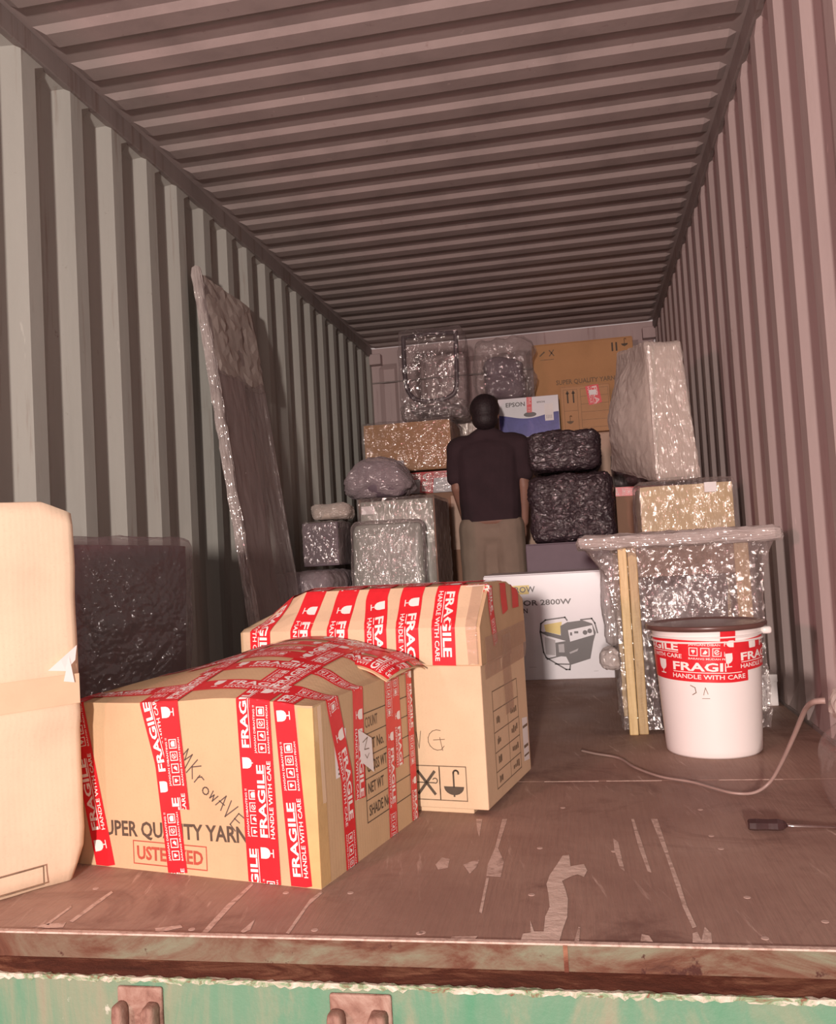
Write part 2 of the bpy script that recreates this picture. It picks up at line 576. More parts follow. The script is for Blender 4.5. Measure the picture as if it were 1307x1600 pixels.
def wrapfilm(name, data, mat, parent, loc=None, rot=None, amp=None):
    if not isinstance(data, bmesh.types.BMesh):
        bm = bmesh.new()
        bv = [bm.verts.new(p) for p in data[0]]
        for f in data[1]:
            bm.faces.new([bv[i] for i in f])
        data = bm
    crumple(data, amp or FILMS[name], len(data.verts) + len(bpy.data.objects))
    return add(name, data, mat, parent, smooth=False, loc=loc, rot=rot)


# ------------------------------------------------------------------ flat print: letters, icons, strokes
_txt = {}


def text2d(s, size=1.0, bold=0.0, sx=1.0):
    """outline letters as 2D polygons: (verts, faces), origin at the baseline's left end, cap height = size"""
    key = (s, bold)
    if key not in _txt:
        cu = bpy.data.curves.new('t', 'FONT')
        cu.body = s
        cu.size = 1.0
        cu.offset = bold
        cu.resolution_u = 2
        o = bpy.data.objects.new('t', cu)
        COL.objects.link(o)
        dg = bpy.context.evaluated_depsgraph_get()
        me = bpy.data.meshes.new_from_object(o.evaluated_get(dg))
        vs = [(v_.co.x, v_.co.y) for v_ in me.vertices]
        fs = [tuple(p.vertices) for p in me.polygons]
        bpy.data.objects.remove(o)
        x0 = min(x for x, y in vs)
        ht = .70
        _txt[key] = ([((x - x0) / ht, y / ht) for x, y in vs], fs)
    vs, fs = _txt[key]
    return [(x * size * sx, y * size) for x, y in vs], fs


def fit_text(s, width, height, bold=0.0):
    vs, fs = text2d(s, 1.0, bold)
    w = max(x for x, y in vs)
    return [(x * width / w, y * height) for x, y in vs], fs


def move2(d, dx, dy, ang=0.0):
    c, s_ = math.cos(ang), math.sin(ang)
    return [(x * c - y * s_ + dx, x * s_ + y * c + dy) for x, y in d[0]], d[1]


def join2(*ds):
    vs, fs = [], []
    for v_, f_ in ds:
        o = len(vs)
        vs += v_
        fs += [tuple(i + o for i in f) for f in f_]
    return vs, fs


def rect2(x0, x1, y0, y1):
    return [(x0, y0), (x1, y0), (x1, y1), (x0, y1)], [(0, 1, 2, 3)]


def poly2(pts):
    return list(pts), [tuple(range(len(pts)))]


def stroke2(pts, w):
    """a pen stroke: strip of constant width along a polyline"""
    out = []
    for (ax, ay), (bx, by) in zip(pts[:-1], pts[1:]):
        dx, dy = bx - ax, by - ay
        l = math.hypot(dx, dy) or 1
        ux, uy = dx / l * w * .5, dy / l * w * .5
        out.append(([(ax - ux + uy, ay - uy - ux), (bx + ux + uy, by + uy - ux), (bx + ux - uy, by + uy + ux), (ax - ux - uy, ay - uy + ux)], [(0, 1, 2, 3)]))
    return join2(*out)


def frame2(x0, x1, y0, y1, w):
    return join2(rect2(x0, x1, y0, y0 + w), rect2(x0, x1, y1 - w, y1), rect2(x0, x0 + w, y0 + w, y1 - w), rect2(x1 - w, x1, y0 + w, y1 - w))


def disc2(cx, cy, r, n=12, ry=None):
    return poly2([(cx + r * math.cos(2 * math.pi * k / n), cy + (ry or r) * math.sin(2 * math.pi * k / n)) for k in range(n)])


def arc(cx, cy, r, a0, a1, n=10):
    return [(cx + r * math.cos(math.radians(a0 + (a1 - a0) * k / n)), cy + r * math.sin(math.radians(a0 + (a1 - a0) * k / n))) for k in range(n + 1)]


def glass2(cx, cy, h):
    """wine glass sign with a crack"""
    w = h * .36
    bowl = poly2([(cx - w, cy + h * .5)] + [(cx - w * math.cos(math.radians(a)), cy + h * .12 - w * 1.0 * math.sin(math.radians(a))) for a in range(0, 181, 30)] + [(cx + w, cy + h * .5)])
    stem = rect2(cx - h * .035, cx + h * .035, cy - h * .44, cy - h * .2)
    foot = rect2(cx - w * .75, cx + w * .75, cy - h * .5, cy - h * .43)
    return join2(bowl, stem, foot)


def icon2(cx, cy, s_, k):
    """one of the four little handling signs in a frame"""
    f = frame2(cx - s_ / 2, cx + s_ / 2, cy - s_ / 2, cy + s_ / 2, s_ * .09)
    if k == 0:
        b = join2(rect2(cx - s_ * .2, cx + s_ * .2, cy - s_ * .05, cy + s_ * .22), rect2(cx - s_ * .06, cx + s_ * .06, cy - s_ * .25, cy - s_ * .05))
    elif k == 1:
        b = poly2([(cx - s_ * .28, cy - s_ * .25), (cx + s_ * .1, cy - s_ * .25), (cx + s_ * .28, cy), (cx + s_ * .05, cy + s_ * .25), (cx - s_ * .1, cy + s_ * .05)])
    elif k == 2:
        b = join2(stroke2(arc(cx, cy, s_ * .25, 30, 330, 8), s_ * .1), stroke2([(cx - s_ * .15, cy - s_ * .1), (cx + s_ * .15, cy + s_ * .1)], s_ * .1))
    else:
        b = poly2([(cx - s_ * .3, cy - s_ * .28), (cx + s_ * .3, cy - s_ * .28), (cx + s_ * .3, cy + s_ * .1), (cx + s_ * .1, cy + s_ * .28), (cx - s_ * .3, cy + s_ * .2)])
    return join2(f, b)


def tape_unit(w):
    k = w / .05
    big = move2(fit_text('FRAGILE', .150, .0175, .028), .062, -.0005)
    und = rect2(.062, .212, -.0052, -.0036)
    sm = move2(fit_text('HANDLE WITH CARE', .160, .0095, .012), .060, -.0182)
    gl = glass2(.030, .003, .032)
    ic = [icon2(.247 + .0255 * i, -.001, .0195, i) for i in range(4)]
    t1 = move2(fit_text('JANGAN DIBANTING !!', .10, .0048, .01), .236, .0135)
    t2 = move2(fit_text('BARANG MUDAH PECAH', .10, .0042, .01), .236, -.0190)
    d = join2(big, und, sm, gl, *ic, t1, t2)
    return [(x * k, y * k) for x, y in d[0]], d[1]


TAPE_PERIOD = .36


def cut2(d, s_cuts=(), t_cuts=(), clip=None):
    """cut a flat figure along lines so that it can be bent over edges"""
    bm = bmesh.new()
    vs = [bm.verts.new((x, y, 0)) for x, y in d[0]]
    for f in d[1]:
        try:
            bm.faces.new([vs[i] for i in f])
        except ValueError:
            pass
    def bis(co, no, clear=False):
        bmesh.ops.bisect_plane(bm, geom=bm.verts[:] + bm.edges[:] + bm.faces[:], plane_co=co, plane_no=no, clear_outer=clear, dist=1e-7)
    if clip:
        s0, s1, t0, t1 = clip
        if s0 is not None: bis((s0, 0, 0), (-1, 0, 0), True)
        if s1 is not None: bis((s1, 0, 0), (1, 0, 0), True)
        if t0 is not None: bis((0, t0, 0), (0, -1, 0), True)
        if t1 is not None: bis((0, t1, 0), (0, 1, 0), True)
    for c in s_cuts: bis((c, 0, 0), (1, 0, 0))
    for c in t_cuts: bis((0, c, 0), (0, 1, 0))
    bm.verts.index_update()
    out = [(v_.co.x, v_.co.y) for v_ in bm.verts], [tuple(v_.index for v_ in f.verts) for f in bm.faces]
    bm.free()
    return out


def frange(a, b, st):
    n = max(1, int(round((b - a) / st)))
    return [a + (b - a) * i / n for i in range(n + 1)]


def lay(d, mp, lift):
    vs = []
    for s_, t in d[0]:
        p, n_ = mp(s_, t)
        vs.append(p + n_ * lift)
    return vs, d[1]


class Surf:
    def __init__(s, fn, s_rng, t_rng, s_cuts=(), t_cuts=()):
        s.fn, s.s_rng, s.t_rng = fn, s_rng, t_rng
        s.s_cuts, s.t_cuts = list(s_cuts), list(t_cuts)


def decal(parent, name, d, sf, mat, lift=.0012, label=None):
    d = cut2(d, sf.s_cuts, sf.t_cuts)
    return add(name, lay(d, sf.fn, lift), mat, parent, label=label, kind=None if name == 'paper_label' else 'stuff')


_order = [0]


def tape(parent, sf, pts, w=.05, phase=0.0, printed=True, mat=None, name='fragile_tape', pmat=None, lift=None, ragged=True):
    """a strip of red tape laid along a polyline of the unfolded surface, with its print as a sub-part"""
    P = [V((a, b)) for a, b in pts]
    if lift is None:
        _order[0] += 1
        lift = .0010 + .00022 * (_order[0] % 9)
    seglen = [(P[i + 1] - P[i]).length for i in range(len(P) - 1)]
    L = sum(seglen)
    def at(a, b):
        i, rem = 0, a
        while i < len(seglen) - 1 and rem > seglen[i]:
            rem -= seglen[i]
            i += 1
        d_ = (P[i + 1] - P[i]).normalized()
        nrm = V((-d_.y, d_.x))
        blend = .02
        if i > 0 and rem < blend:
            d2 = (P[i] - P[i - 1]).normalized()
            k = .5 + .5 * rem / blend
            nrm = (nrm * k + V((-d2.y, d2.x)) * (1 - k)).normalized()
        if i < len(seglen) - 1 and seglen[i] - rem < blend:
            d2 = (P[i + 2] - P[i + 1]).normalized()
            k = .5 + .5 * (seglen[i] - rem) / blend
            nrm = (nrm * k + V((-d2.y, d2.x)) * (1 - k)).normalized()
        q = P[i] + d_ * rem + nrm * b
        return (q.x, q.y)
    st = frange(0, L, .012)
    vs, fs = [], []
    for i, a in enumerate(st):
        for j, b in enumerate((-w / 2, -w / 6, w / 6, w / 2)):
            aa = a
            if ragged and i in (0, len(st) - 1):
                aa = a + random.uniform(-.003, .003) * (1 if i else -1)
                aa = min(max(aa, 0), L)
            vs.append(at(aa, b))
    for i in range(len(st) - 1):
        for j in range(3):
            a = i * 4 + j
            fs.append((a, a + 4, a + 5, a + 1))
    clip = (*sf.s_rng, *sf.t_rng)
    d = cut2((vs, fs), sf.s_cuts, sf.t_cuts, clip)
    if not d[1]:
        return None
    o = add(name, lay(d, sf.fn, lift), mat or M['red_tape'], parent)
    if printed:
        un = tape_unit(w)
        T = TAPE_PERIOD * w / .05
        parts = []
        x = -(phase % T)
        while x < L:
            parts.append(([(px + x, py) for px, py in un[0]], un[1]))
            x += T
        d = join2(*parts)
        d = cut2(d, frange(0, L, .03), (), (0.001, L - .001, -w / 2 + .0005, w / 2 - .0005))
        d = ([at(a, b) for a, b in d[0]], d[1])
        d = cut2(d, sf.s_cuts, sf.t_cuts, clip)
        if d[1]:
            add('tape_print', lay(d, sf.fn, lift + .0005), pmat or M['print_white'], o, kind='stuff')
    return o


def plane_surf(o, u, v_, size=(9, 9)):
    o, u, v_ = V(o), V(u).normalized(), V(v_).normalized()
    n_ = u.cross(v_)
    return Surf(lambda s_, t: (o + u * s_ + v_ * t, n_), (None, None), (None, None))


# ================================================================== THE CONTAINER
CW, CH, CL = 2.352, 2.393, 5.898
HW = CW / 2


def px_floor(px, py, z=0.0):
    d = fw + rr * ((px - 653.5) / FPX) - uu * ((py - 800) / FPX)
    t = (z - CZ) / d.z
    return V((CX + d.x * t, CY + d.y * t, z))


# corrugated side walls: trapezoid profile, 278 mm pitch, 36 mm deep
def side_profile():
    pts = []
    y = -.012 - .278
    while y < CL + .1:
        pts += [(y, 0), (y + .072, 0), (y + .140, .036), (y + .210, .036)]
        y += .278
    pts = [(max(0, min(CL, a)), b) for a, b in pts if -.05 < a < CL + .05]
    return pts


def corr_wall(side):
    pts = side_profile()
    zs = [0, .12, .7, 1.3, 1.9, 2.29, 2.33]
    vs, fs = [], []
    for a, b in pts:
        for i, z in enumerate(zs):
            d = b * (0 if i in (0, 6) else 1)
            d += .0025 * noise.noise(V((a * 1.3, z * 1.1, side * 5)))
            vs.append((side * (HW + d), a, z))
    n = len(zs)
    for i in range(len(pts) - 1):
        for k in range(n - 1):
            q = (i * n + k, (i + 1) * n + k, (i + 1) * n + k + 1, i * n + k + 1)
            fs.append(q if side < 0 else q[::-1])
    return vs, fs


add('wall_left', corr_wall(-1), M['wall_l'], kind='structure')
add('wall_right', corr_wall(1), M['wall_r'], kind='structure')


def roof():
    ys = []
    y = 1.133 - .22 * 6 + .02
    # bright edge = slope that faces the door
    while y < CL + .05:
        ys += [(y - .020, 0), (y + .010, -.0135), (y + .085, -.0135), (y + .115, 0)]
        y += .22
    ys = [(max(0.0, min(CL, a)), b) for a, b in ys if -.05 < a < CL + .05]
    xs = [-HW, -1.155, -1.125, -.6, 0, .6, 1.125, 1.155, HW]
    vs, fs = [], []
    for a, b in ys:
        for i, x in enumerate(xs):
            d = b * (0 if i in (0, 1, 7, 8) else 1)
            d += .004 * noise.noise(V((x * .9, a * 1.2, 3)))
            vs.append((x, a, CH + .012 + d))
    n = len(xs)
    for i in range(len(ys) - 1):
        for k in range(n - 1):
            fs.append((i * n + k, (i + 1) * n + k, (i + 1) * n + k + 1, i * n + k + 1))
    return vs, fs


add('ceiling', roof(), M['roof'], kind='structure')


def end_wall():
    pts = []
    x = -HW - .03
    while x < HW + .1:
        pts += [(x, 0), (x + .092, 0), (x + .125, .04), (x + .217, .04)]
        x += .25
    pts = [(max(-HW, min(HW, a)), b) for a, b in pts if -HW - .06 < a < HW + .06]
    zs = [0, .1, 1.2, 2.22, 2.255, CH]
    vs, fs = [], []
    for a, b in pts:
        for i, z in enumerate(zs):
            vs.append((a, CL + (b if i in (1, 2, 3) else -.012 if i > 3 else 0), z))
    n = len(zs)
    for i in range(len(pts) - 1):
        for k in range(n - 1):
            fs.append((i * n + k, (i + 1) * n + k, (i + 1) * n + k + 1, i * n + k + 1))
    return vs, fs


add('wall_back', end_wall(), M['end'], kind='structure')
for i, sd in enumerate((-1, 1)):
    # roof rails and bottom rails
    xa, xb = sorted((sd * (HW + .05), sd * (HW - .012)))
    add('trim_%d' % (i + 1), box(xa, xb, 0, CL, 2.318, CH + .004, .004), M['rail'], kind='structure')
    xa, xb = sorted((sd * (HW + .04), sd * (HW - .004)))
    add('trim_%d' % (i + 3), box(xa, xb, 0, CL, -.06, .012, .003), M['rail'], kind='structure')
    # corner castings that show at the far upper corners
    xa, xb = sorted((sd * (HW - .10), sd * (HW + .0)))
    add('trim_%d' % (i + 5), box(xa, xb, CL - .09, CL + .01, 2.245, 2.335, .006), M['end'], kind='structure')
    xa, xb = sorted((sd * (HW + .01), sd * (HW + .13)))
    add('trim_%d' % (i + 7), box(xa, xb, -.12, .03, -.12, CH + .05, .006), M['green'], kind='structure')
add('trim_9', box(-HW - .13, HW + .13, -.12, .0, CH - .0, CH + .12, .006), M['green'], kind='structure')
# lashing bar across the end wall
add('trim_10', tube([(-HW, CL - .012, 2.10), (-.2, CL - .012, 2.10), (HW, CL - .012, 2.10)], .006, 6), M['rail'], kind='structure')

# ---- floor: three plywood sheets over a steel base, with countersunk screws
fl = add('floor', box(-HW - .03, HW + .03, 0.004, CL, -.06, -.029), M['floor_under'], kind='structure')
for y0, y1 in ((.002, .9655), (.9685, 3.40), (3.403, CL)):
    add('plywood_panel', box(-HW, HW, y0, y1, -.028, 0.0, .0012, 1), M['floor'], fl)
scr = [(93, 1446), (447, 1395), (548, 1395), (492, 1453), (656, 1458), (660, 1457), (831, 1398), (1168, 1402), (1196, 1466), (1127, 1326), (844, 1325), (1095, 1265), (1112, 1306),
       (150, 1388), (300, 1452), (1010, 1466), (1290, 1440), (960, 1330), (880, 1262)]
sm_ = None
for px, py in scr:
    p = px_floor(px, py)
    if sm_ is None:
        vs = [(.0058 * math.cos(2 * math.pi * k / 12), .0058 * math.sin(2 * math.pi * k / 12), .0005) for k in range(12)] + \
             [(.0066 * math.cos(2 * math.pi * k / 12), .0066 * math.sin(2 * math.pi * k / 12), -.001) for k in range(12)]
        o = add('screw', (vs, [tuple(range(12))] + [(k, k + 12, (k + 1) % 12 + 12, (k + 1) % 12) for k in range(12)]), M['screw'], fl, loc=(p.x, p.y, 0))
        sm_ = o.data
    else:
        add('screw', sm_, None, fl, loc=(p.x, p.y, 0))


def flat_patch(name, pts, mat, th=.0008):
    bm = bmesh.new()
    top = [bm.verts.new(px_floor(x, y) + V((0, 0, th))) for x, y in pts]
    bm.faces.new(top)
    bmesh.ops.triangulate(bm, faces=bm.faces[:])
    for f_ in bm.faces:
        if f_.normal.z < 0:
            f_.normal_flip()
    return add(name, bm, mat, fl)


c8 = lambda L: [(640 + x / 1.96, 1280 + y / 1.96) for x, y in L]
flat_patch('peeled_patch', c8([(340, 376), (348, 352), (372, 348), (370, 310), (382, 345), (412, 345), (416, 300), (430, 270), (426, 230), (420, 200), (430, 172), (452, 140), (470, 112), (490, 110),
                               (494, 145), (535, 138), (545, 158), (535, 178), (515, 170), (492, 178), (468, 190), (478, 215), (486, 245), (484, 300), (468, 345), (460, 376)]), M['veneer'])
strokes = [[(740, 0), (760, 0), (800, 120), (830, 200), (850, 265), (880, 330), (868, 335), (838, 270), (815, 200), (785, 110)],
           [(680, 0), (688, 0), (715, 80), (742, 165), (730, 160), (700, 80)],
           [(868, 380), (868, 350), (882, 345), (895, 372), (905, 330), (925, 350), (928, 382)],
           [(285, 0), (300, 0), (272, 90), (290, 130), (280, 178), (236, 175), (240, 140), (262, 90)],
           [(80, 140), (100, 118), (124, 122), (118, 150), (88, 155)],
           [(165, 140), (190, 130), (215, 125), (205, 148), (185, 168)],
           [(205, 0), (224, 0), (214, 55), (207, 30)],
           [(625, 60), (640, 70), (660, 160), (645, 150), (628, 95)],
           [(236, 180), (244, 180), (222, 290), (214, 285)],
           [(708, 376), (712, 352), (735, 358), (748, 378)],
           [(505, 378), (518, 330), (524, 332), (520, 378)],
           [(130, 360), (210, 358), (200, 370), (125, 368)]]
for s_ in strokes:
    flat_patch('scrape_mark', c8(s_), M['scrape'], .0006)
c7 = lambda L: [(x / 1.98, 1380 + y / 1.98) for x, y in L]
for s_ in [[(480, 140), (560, 130), (565, 138), (500, 152), (482, 150)], [(95, 135), (150, 126), (205, 122), (195, 138), (150, 140)], [(215, 118), (300, 55), (345, 25), (350, 30), (290, 75), (225, 122)],
           [(885, 155), (960, 50), (995, 25), (1000, 30), (955, 70), (895, 158)], [(620, 158), (700, 70), (780, 0), (785, 5), (715, 75), (640, 158)], [(140, 128), (220, 70), (222, 76), (150, 130)],
           [(745, 150), (790, 112), (775, 145), (752, 155)]]:
    flat_patch('scrape_mark', c7(s_), M['scrape'], .0006)
# pale line of filler along the joint
for x0, x1 in ((.36, .50), (.52, .66), (.80, .955)):
    add('joint_filler', box(x0, x1, .9635, .9705, -.003, .0006), M['scrape'], fl)

# ---- door sill at the front edge
sl = add('sill', box(-HW - .03, HW + .03, -.004, .004, -.041, .0015, .0012, 1), M['sill_rust'], kind='structure')


def jag(x0, x1, n, y, z0, z1, yb, seed):
    """a strip whose edge is chipped and uneven"""
    rnd = random.Random(seed)
    vs, fs = [], []
    for i in range(n + 1):
        x = x0 + (x1 - x0) * i / n
        j = rnd.uniform(-.0025, .0025)
        vs += [(x, yb + rnd.uniform(-.004, .004), z1 + .0006), (x, y + j * .4, z1 + .0008 + j * .2), (x, y - .001 + j * .3, z0 + rnd.uniform(-.003, .003))]
        if i:
            a = (i - 1) * 3
            fs += [(a, a + 3, a + 4, a + 1), (a + 1, a + 4, a + 5, a + 2)]
    return vs, fs


add('ledge', box(-HW - .03, HW + .03, -.062, -.003, -.05, -.040), M['ledge_rust'], sl)
add('edge_strip', box(-HW - .02, HW + .02, -.0045, .006, -.001, .0022, .0006, 1), M['scrape'], sl)
add('sill_face', box(-HW - .13, HW + .13, -.066, -.058, -.26, -.0405, .002), M['green'], sl)
add('chipped_edge', jag(-HW, HW, 300, -.0672, -.0465, -.0398, -.061, 4), M['chip'], sl)
add('scuffed_seam', box(.43, .437, -.0062, -.0035, -.04, .0), M['ledge_rust'], sl)


def lug(x, wd):
    """lock keeper welded to the sill: a plate with two hooked lugs"""
    pl = add('lock_keeper', box(x, x + wd, -.072, -.065, -.16, -.052, .004), M['lug'], sl)
    for k, (u0, u1) in enumerate(((.0, .26), (.66, .95))):
        bm = softbox(wd * (u1 - u0), .03, .045, 4, .008, .002, 40, seed=k)
        add('keeper_lug', bm, M['lug'], pl, loc=(x + wd * (u0 + u1) / 2, -.083, -.118), smooth=True)


lug(-.283, .078)
lug(.072, .098)

# ================================================================== LEFT FOREGROUND CARTON
uA = V((.588, .809, 0)).normalized()
ang = math.atan2(uA.y, uA.x)
t = thing('plain_carton', 'large plain cream cardboard carton, tallest box at the left front edge', 'carton', (-.532, .262, 0), ang)
CWA, CDA, CHA = .355, .42, .765


def dent(p):
    p = p.copy()
    p.x -= CWA / 2
    p.y += CDA / 2
    z = p.z / CHA
    # slumped top edge near the far corner, belly along the middle, ground corner pushed in
    k = max(0, (p.x + .06) / .06)
    p.z -= .022 * min(1, k) * max(0, (z - .8) / .2)
    p.y -= .010 * math.exp(-((z - .42) / .05) ** 2) * (1 if p.y < .02 else 0)
    p.y += .008 * math.exp(-((z - .40) / .012) ** 2) * (1 if p.y < .02 else 0)
    if p.x > -.05 and z < .10:
        p.x -= .030 * (1 - z / .10) * min(1, (p.x + .05) / .05)
    return p


add('carton_body', softbox(CWA, CDA, CHA, 22, .012, .004, 5, seed=4, fn=dent), M['card_near'], t, smooth=True)
sfA = plane_surf((0, 0, 0), (1, 0, 0), (0, 0, 1))
bp = add('packing_tape', box(-CWA + .002, -.006, -.0098, -.0078, .352, .412, .0006), M['buff_tape_pale'], t)
add('torn_tape', (lambda q: q)(join(([(-.07, -.013, .425), (-.045, -.016, .445), (-.012, -.017, .47), (-.015, -.014, .44), (-.035, -.0135, .42)], [(0, 1, 2, 3, 4)]),
                                    ([(-.04, -.014, .40), (-.028, -.016, .45), (-.018, -.014, .395)], [(0, 1, 2)]))), M['paper'], t)
decal(t, 'printed_frame', join2(frame2(-.34, -.20, .004, .05, .003), frame2(-.19, -.09, .012, .05, .003)), sfA, M['ink_grey'], .012)

# ================================================================== MICROWAVE CARTON
RZ1 = math.radians(-12.6)
MW, MD = .60, .46
mw = thing('microwave_carton', 'buff carton marked microwave, criss-crossed with red fragile tape, bulging top', 'carton', (-.021, .207, 0), RZ1)


def smst(a, b, x):
    t_ = max(0, min(1, (x - a) / (b - a)))
    return t_ * t_ * (3 - 2 * t_)


def h_mw(x, y):
    f = .340 + .013 * math.exp(-((x + .19) / .13) ** 2)
    b = .338 + .088 * math.exp(-((x + .25) / .27) ** 2)
    w = math.sin(min(1, max(0, y / MD)) * math.pi / 2)
    z = f + (b - f) * w
    e = smst(0, .085, -x)
    return z * e + (.340 + .008 * y / MD) * (1 - e)


bm = bmesh.new()
bmesh.ops.create_cube(bm, size=1)
bmesh.ops.subdivide_edges(bm, edges=bm.edges[:], cuts=26, use_grid_fill=True)
for v_ in bm.verts:
    x, y = (v_.co.x - .5) * MW, (v_.co.y + .5) * MD
    v_.co = V((x, y, (v_.co.z + .5) * h_mw(x, y)))
add('carton_body', bm, M['card_mw'], mw)


def sF(s_, t_):
    hh = h_mw(s_, 0)
    if t_ <= hh:
        n_ = V((0, -1, 0)) if t_ < hh - .004 else V((0, -.8, .6))
        return V((s_, 0, t_)), n_
    y = t_ - hh
    return V((s_, y, h_mw(s_, y))), (V((0, 0, 1)) if y > .004 else V((0, -.5, .85)))


def sR(s_, t_):
    hh = h_mw(0, s_)
    if t_ <= hh:
        n_ = V((1, 0, 0)) if t_ < hh - .004 else V((.8, 0, .6))
        return V((0, s_, t_)), n_
    x = -(t_ - hh)
    return V((x, s_, h_mw(x, s_))), (V((0, 0, 1)) if x < -.004 else V((.5, 0, .85)))


fold = [.325, .33, .335, .338, .341, .344, .347, .35, .353, .356, .36]
SF = Surf(sF, (-MW, -.001), (.001, .80), frange(-MW, 0, .03), fold + frange(.37, .8, .025))
SR = Surf(sR, (.001, MD - .001), (.001, .94), frange(0, MD, .03), fold + frange(.37, .94, .025))

# corner strip of buff packing tape, round the front right edge
def sC(s_, t_):
    if s_ <= 0:
        return V((s_, 0, t_)), (V((0, -1, 0)) if s_ < -.003 else V((.5, -.85, 0)))
    return V((0, s_, t_)), (V((1, 0, 0)) if s_ > .003 else V((.85, -.5, 0)))


SC = Surf(sC, (-.2, .3), (.002, .338), [-.004, -.002, 0, .002, .004], [])
tape(mw, SC, [(.004, .0), (.0, .338)], .066, printed=False, mat=M['buff_tape'], name='packing_tape', lift=.0004)
tape(mw, SC, [(.028, .15), (.022, .338)], .014, printed=False, mat=M['buff_tape_pale'], name='packing_tape', lift=.0008)

# printing on the front
decal(mw, 'printed_text', move2(fit_text('SUPER QUALITY YARN', .374, .030, .024), -.533, .066, .022), SF, M['ink'], .0006)
us = join2(move2(fit_text('USTERIZED', .165, .026, .03), -.432, .023), )
decal(mw, 'printed_text', us, SF, M['ink_red'], .0006)
decal(mw, 'printed_frame', frame2(-.442, -.257, .012, .060, .0022), SF, M['ink_red'], .0006)
# handwriting
HWR = {'M': [[(0, 0), (.1, 1), (.28, .45), (.45, .95), (.55, -.05)]], 'K': [[(.12, 1), (0, -.05)], [(.5, .9), (.1, .45), (.5, -.05)]],
       'r': [[(.05, .6), (0, 0)], [(.02, .4), (.2, .62), (.42, .6)]], 'o': [arc(.25, .3, .25, 0, 360, 10)],
       'w': [[(0, .6), (.08, .05), (.22, .45), (.36, .02), (.5, .6)]], 'A': [[(0, -.1), (.25, .9), (.5, -.1)], [(.05, .3), (.5, .35)]],
       'V': [[(0, .9), (.22, -.05), (.5, .95)]], 'E': [[(.45, .9), (.05, .85), (0, 0), (.45, -.05)], [(.02, .45), (.38, .48)]]}
parts = []
x = 0
for ch, k, dy in (('M', 1.15, 0), ('K', 1.0, .1), ('r', .9, 0), ('o', .8, -.1), ('w', .8, 0), ('A', .85, .1), ('V', 1.0, 0), ('E', 1.0, -.15)):
    for st in HWR[ch]:
        parts.append(stroke2([((x + a * k) * .036, (b * k + dy) * .036) for a, b in st], .0024))
    x += .72 * k
decal(mw, 'handwriting', move2(join2(*parts), -.322, .222, math.radians(-41)), SF, M['ink_pen'], .0006)
# table printed on the right side
tb = [frame2(.200, .447, .062, .288, .0022)] + [rect2(.200, .447, z - .001, z + .001) for z in (.108, .152, .197, .243)]
decal(mw, 'printed_table', join2(*tb), SR, M['ink'], .0006)
for tx, z, wd in (('COUNT', .256, .060), ('LOT No.', .209, .085), ('GROSS WT', .164, .095), ('NET WT', .120, .075), ('SHADE No.', .074, .105)):
    decal(mw, 'printed_text', move2(fit_text(tx, wd, .022, .012), .212, z), SR, M['ink_grey'] if tx == 'COUNT' else M['ink'], .0006)
# labels
lb = add('paper_label', lay(poly2([(.075, .185), (.125, .185), (.125, .275), (.075, .275)]), sR, .0011), M['paper'], mw)
add('label_print', lay(join2(*[rect2(.085, .118, .190 + .009 * i, .194 + .009 * i) for i in range(3)]), sR, .0015), M['ink_grey'], lb, kind='stuff')
lb = add('paper_label', lay(poly2([(.172, .262), (.232, .232), (.235, .160), (.178, .195)]), sR, .0042), M['paper'], mw, label='small white slanted sticker')
add('label_print', lay(join2(stroke2([(.190, .232), (.212, .238), (.196, .216), (.216, .214)], .002), stroke2([(.198, .205), (.206, .196), (.216, .204)], .0016)), sR, .0047), M['ink_grey'], lb, kind='stuff')

# tapes on the front face, running up and over the top
tape(mw, SF, [(-.516, .0), (-.556, .19), (-.598, .40)], .050, .345, lift=.0010)
tape(mw, SF, [(-.330, .0), (-.352, .22), (-.385, .34), (-.39, .40)], .048, .20, lift=.0010)
tape(mw, SF, [(-.318, .128), (-.336, .34), (-.336, .72)], .048, .178, lift=.0022)
tape(mw, SF, [(-.138, .0), (-.148, .34), (-.160, .80)], .046, .130, lift=.0010)
tape(mw, SF, [(-.110, .0), (-.116, .30), (-.118, .80)], .046, .300, lift=.0022)
tape(mw, SF, [(-.042, .0), (-.062, .335), (-.068, .41)], .046, .037, lift=.0012)
# tapes running across the top and down the right side (surface: s = depth, t up the side then leftwards over the top)
tape(mw, SR, [(.385, .94), (.36, .60), (.37, .36), (.372, .14)], .040, .20)
tape(mw, SR, [(.30, .94), (.30, .62), (.335, .345), (.322, .0)], .040, .16)
tape(mw, SR, [(.175, .72), (.185, .52), (.185, .345), (.172, .12)], .046, .26)
tape(mw, SR, [(.062, .94), (.070, .62), (.062, .44), (.075, .335), (.118, .18), (.122, .0)], .048, .04)
tape(mw, SR, [(.448, .50), (.446, .345), (.440, .0)], .034, .10)
tape(mw, SR, [(.235, .80), (.255, .62), (.25, .45)], .046, .06)
tape(mw, SR, [(.425, .94), (.43, .34)], .05, .0)
# loose taped flap at the back right corner of the top
def curl(p):
    p = p.copy()
    p.z += -.25 * max(0, p.x) ** 2 / .09 - .02 * abs(p.y / .1) ** 3
    return p


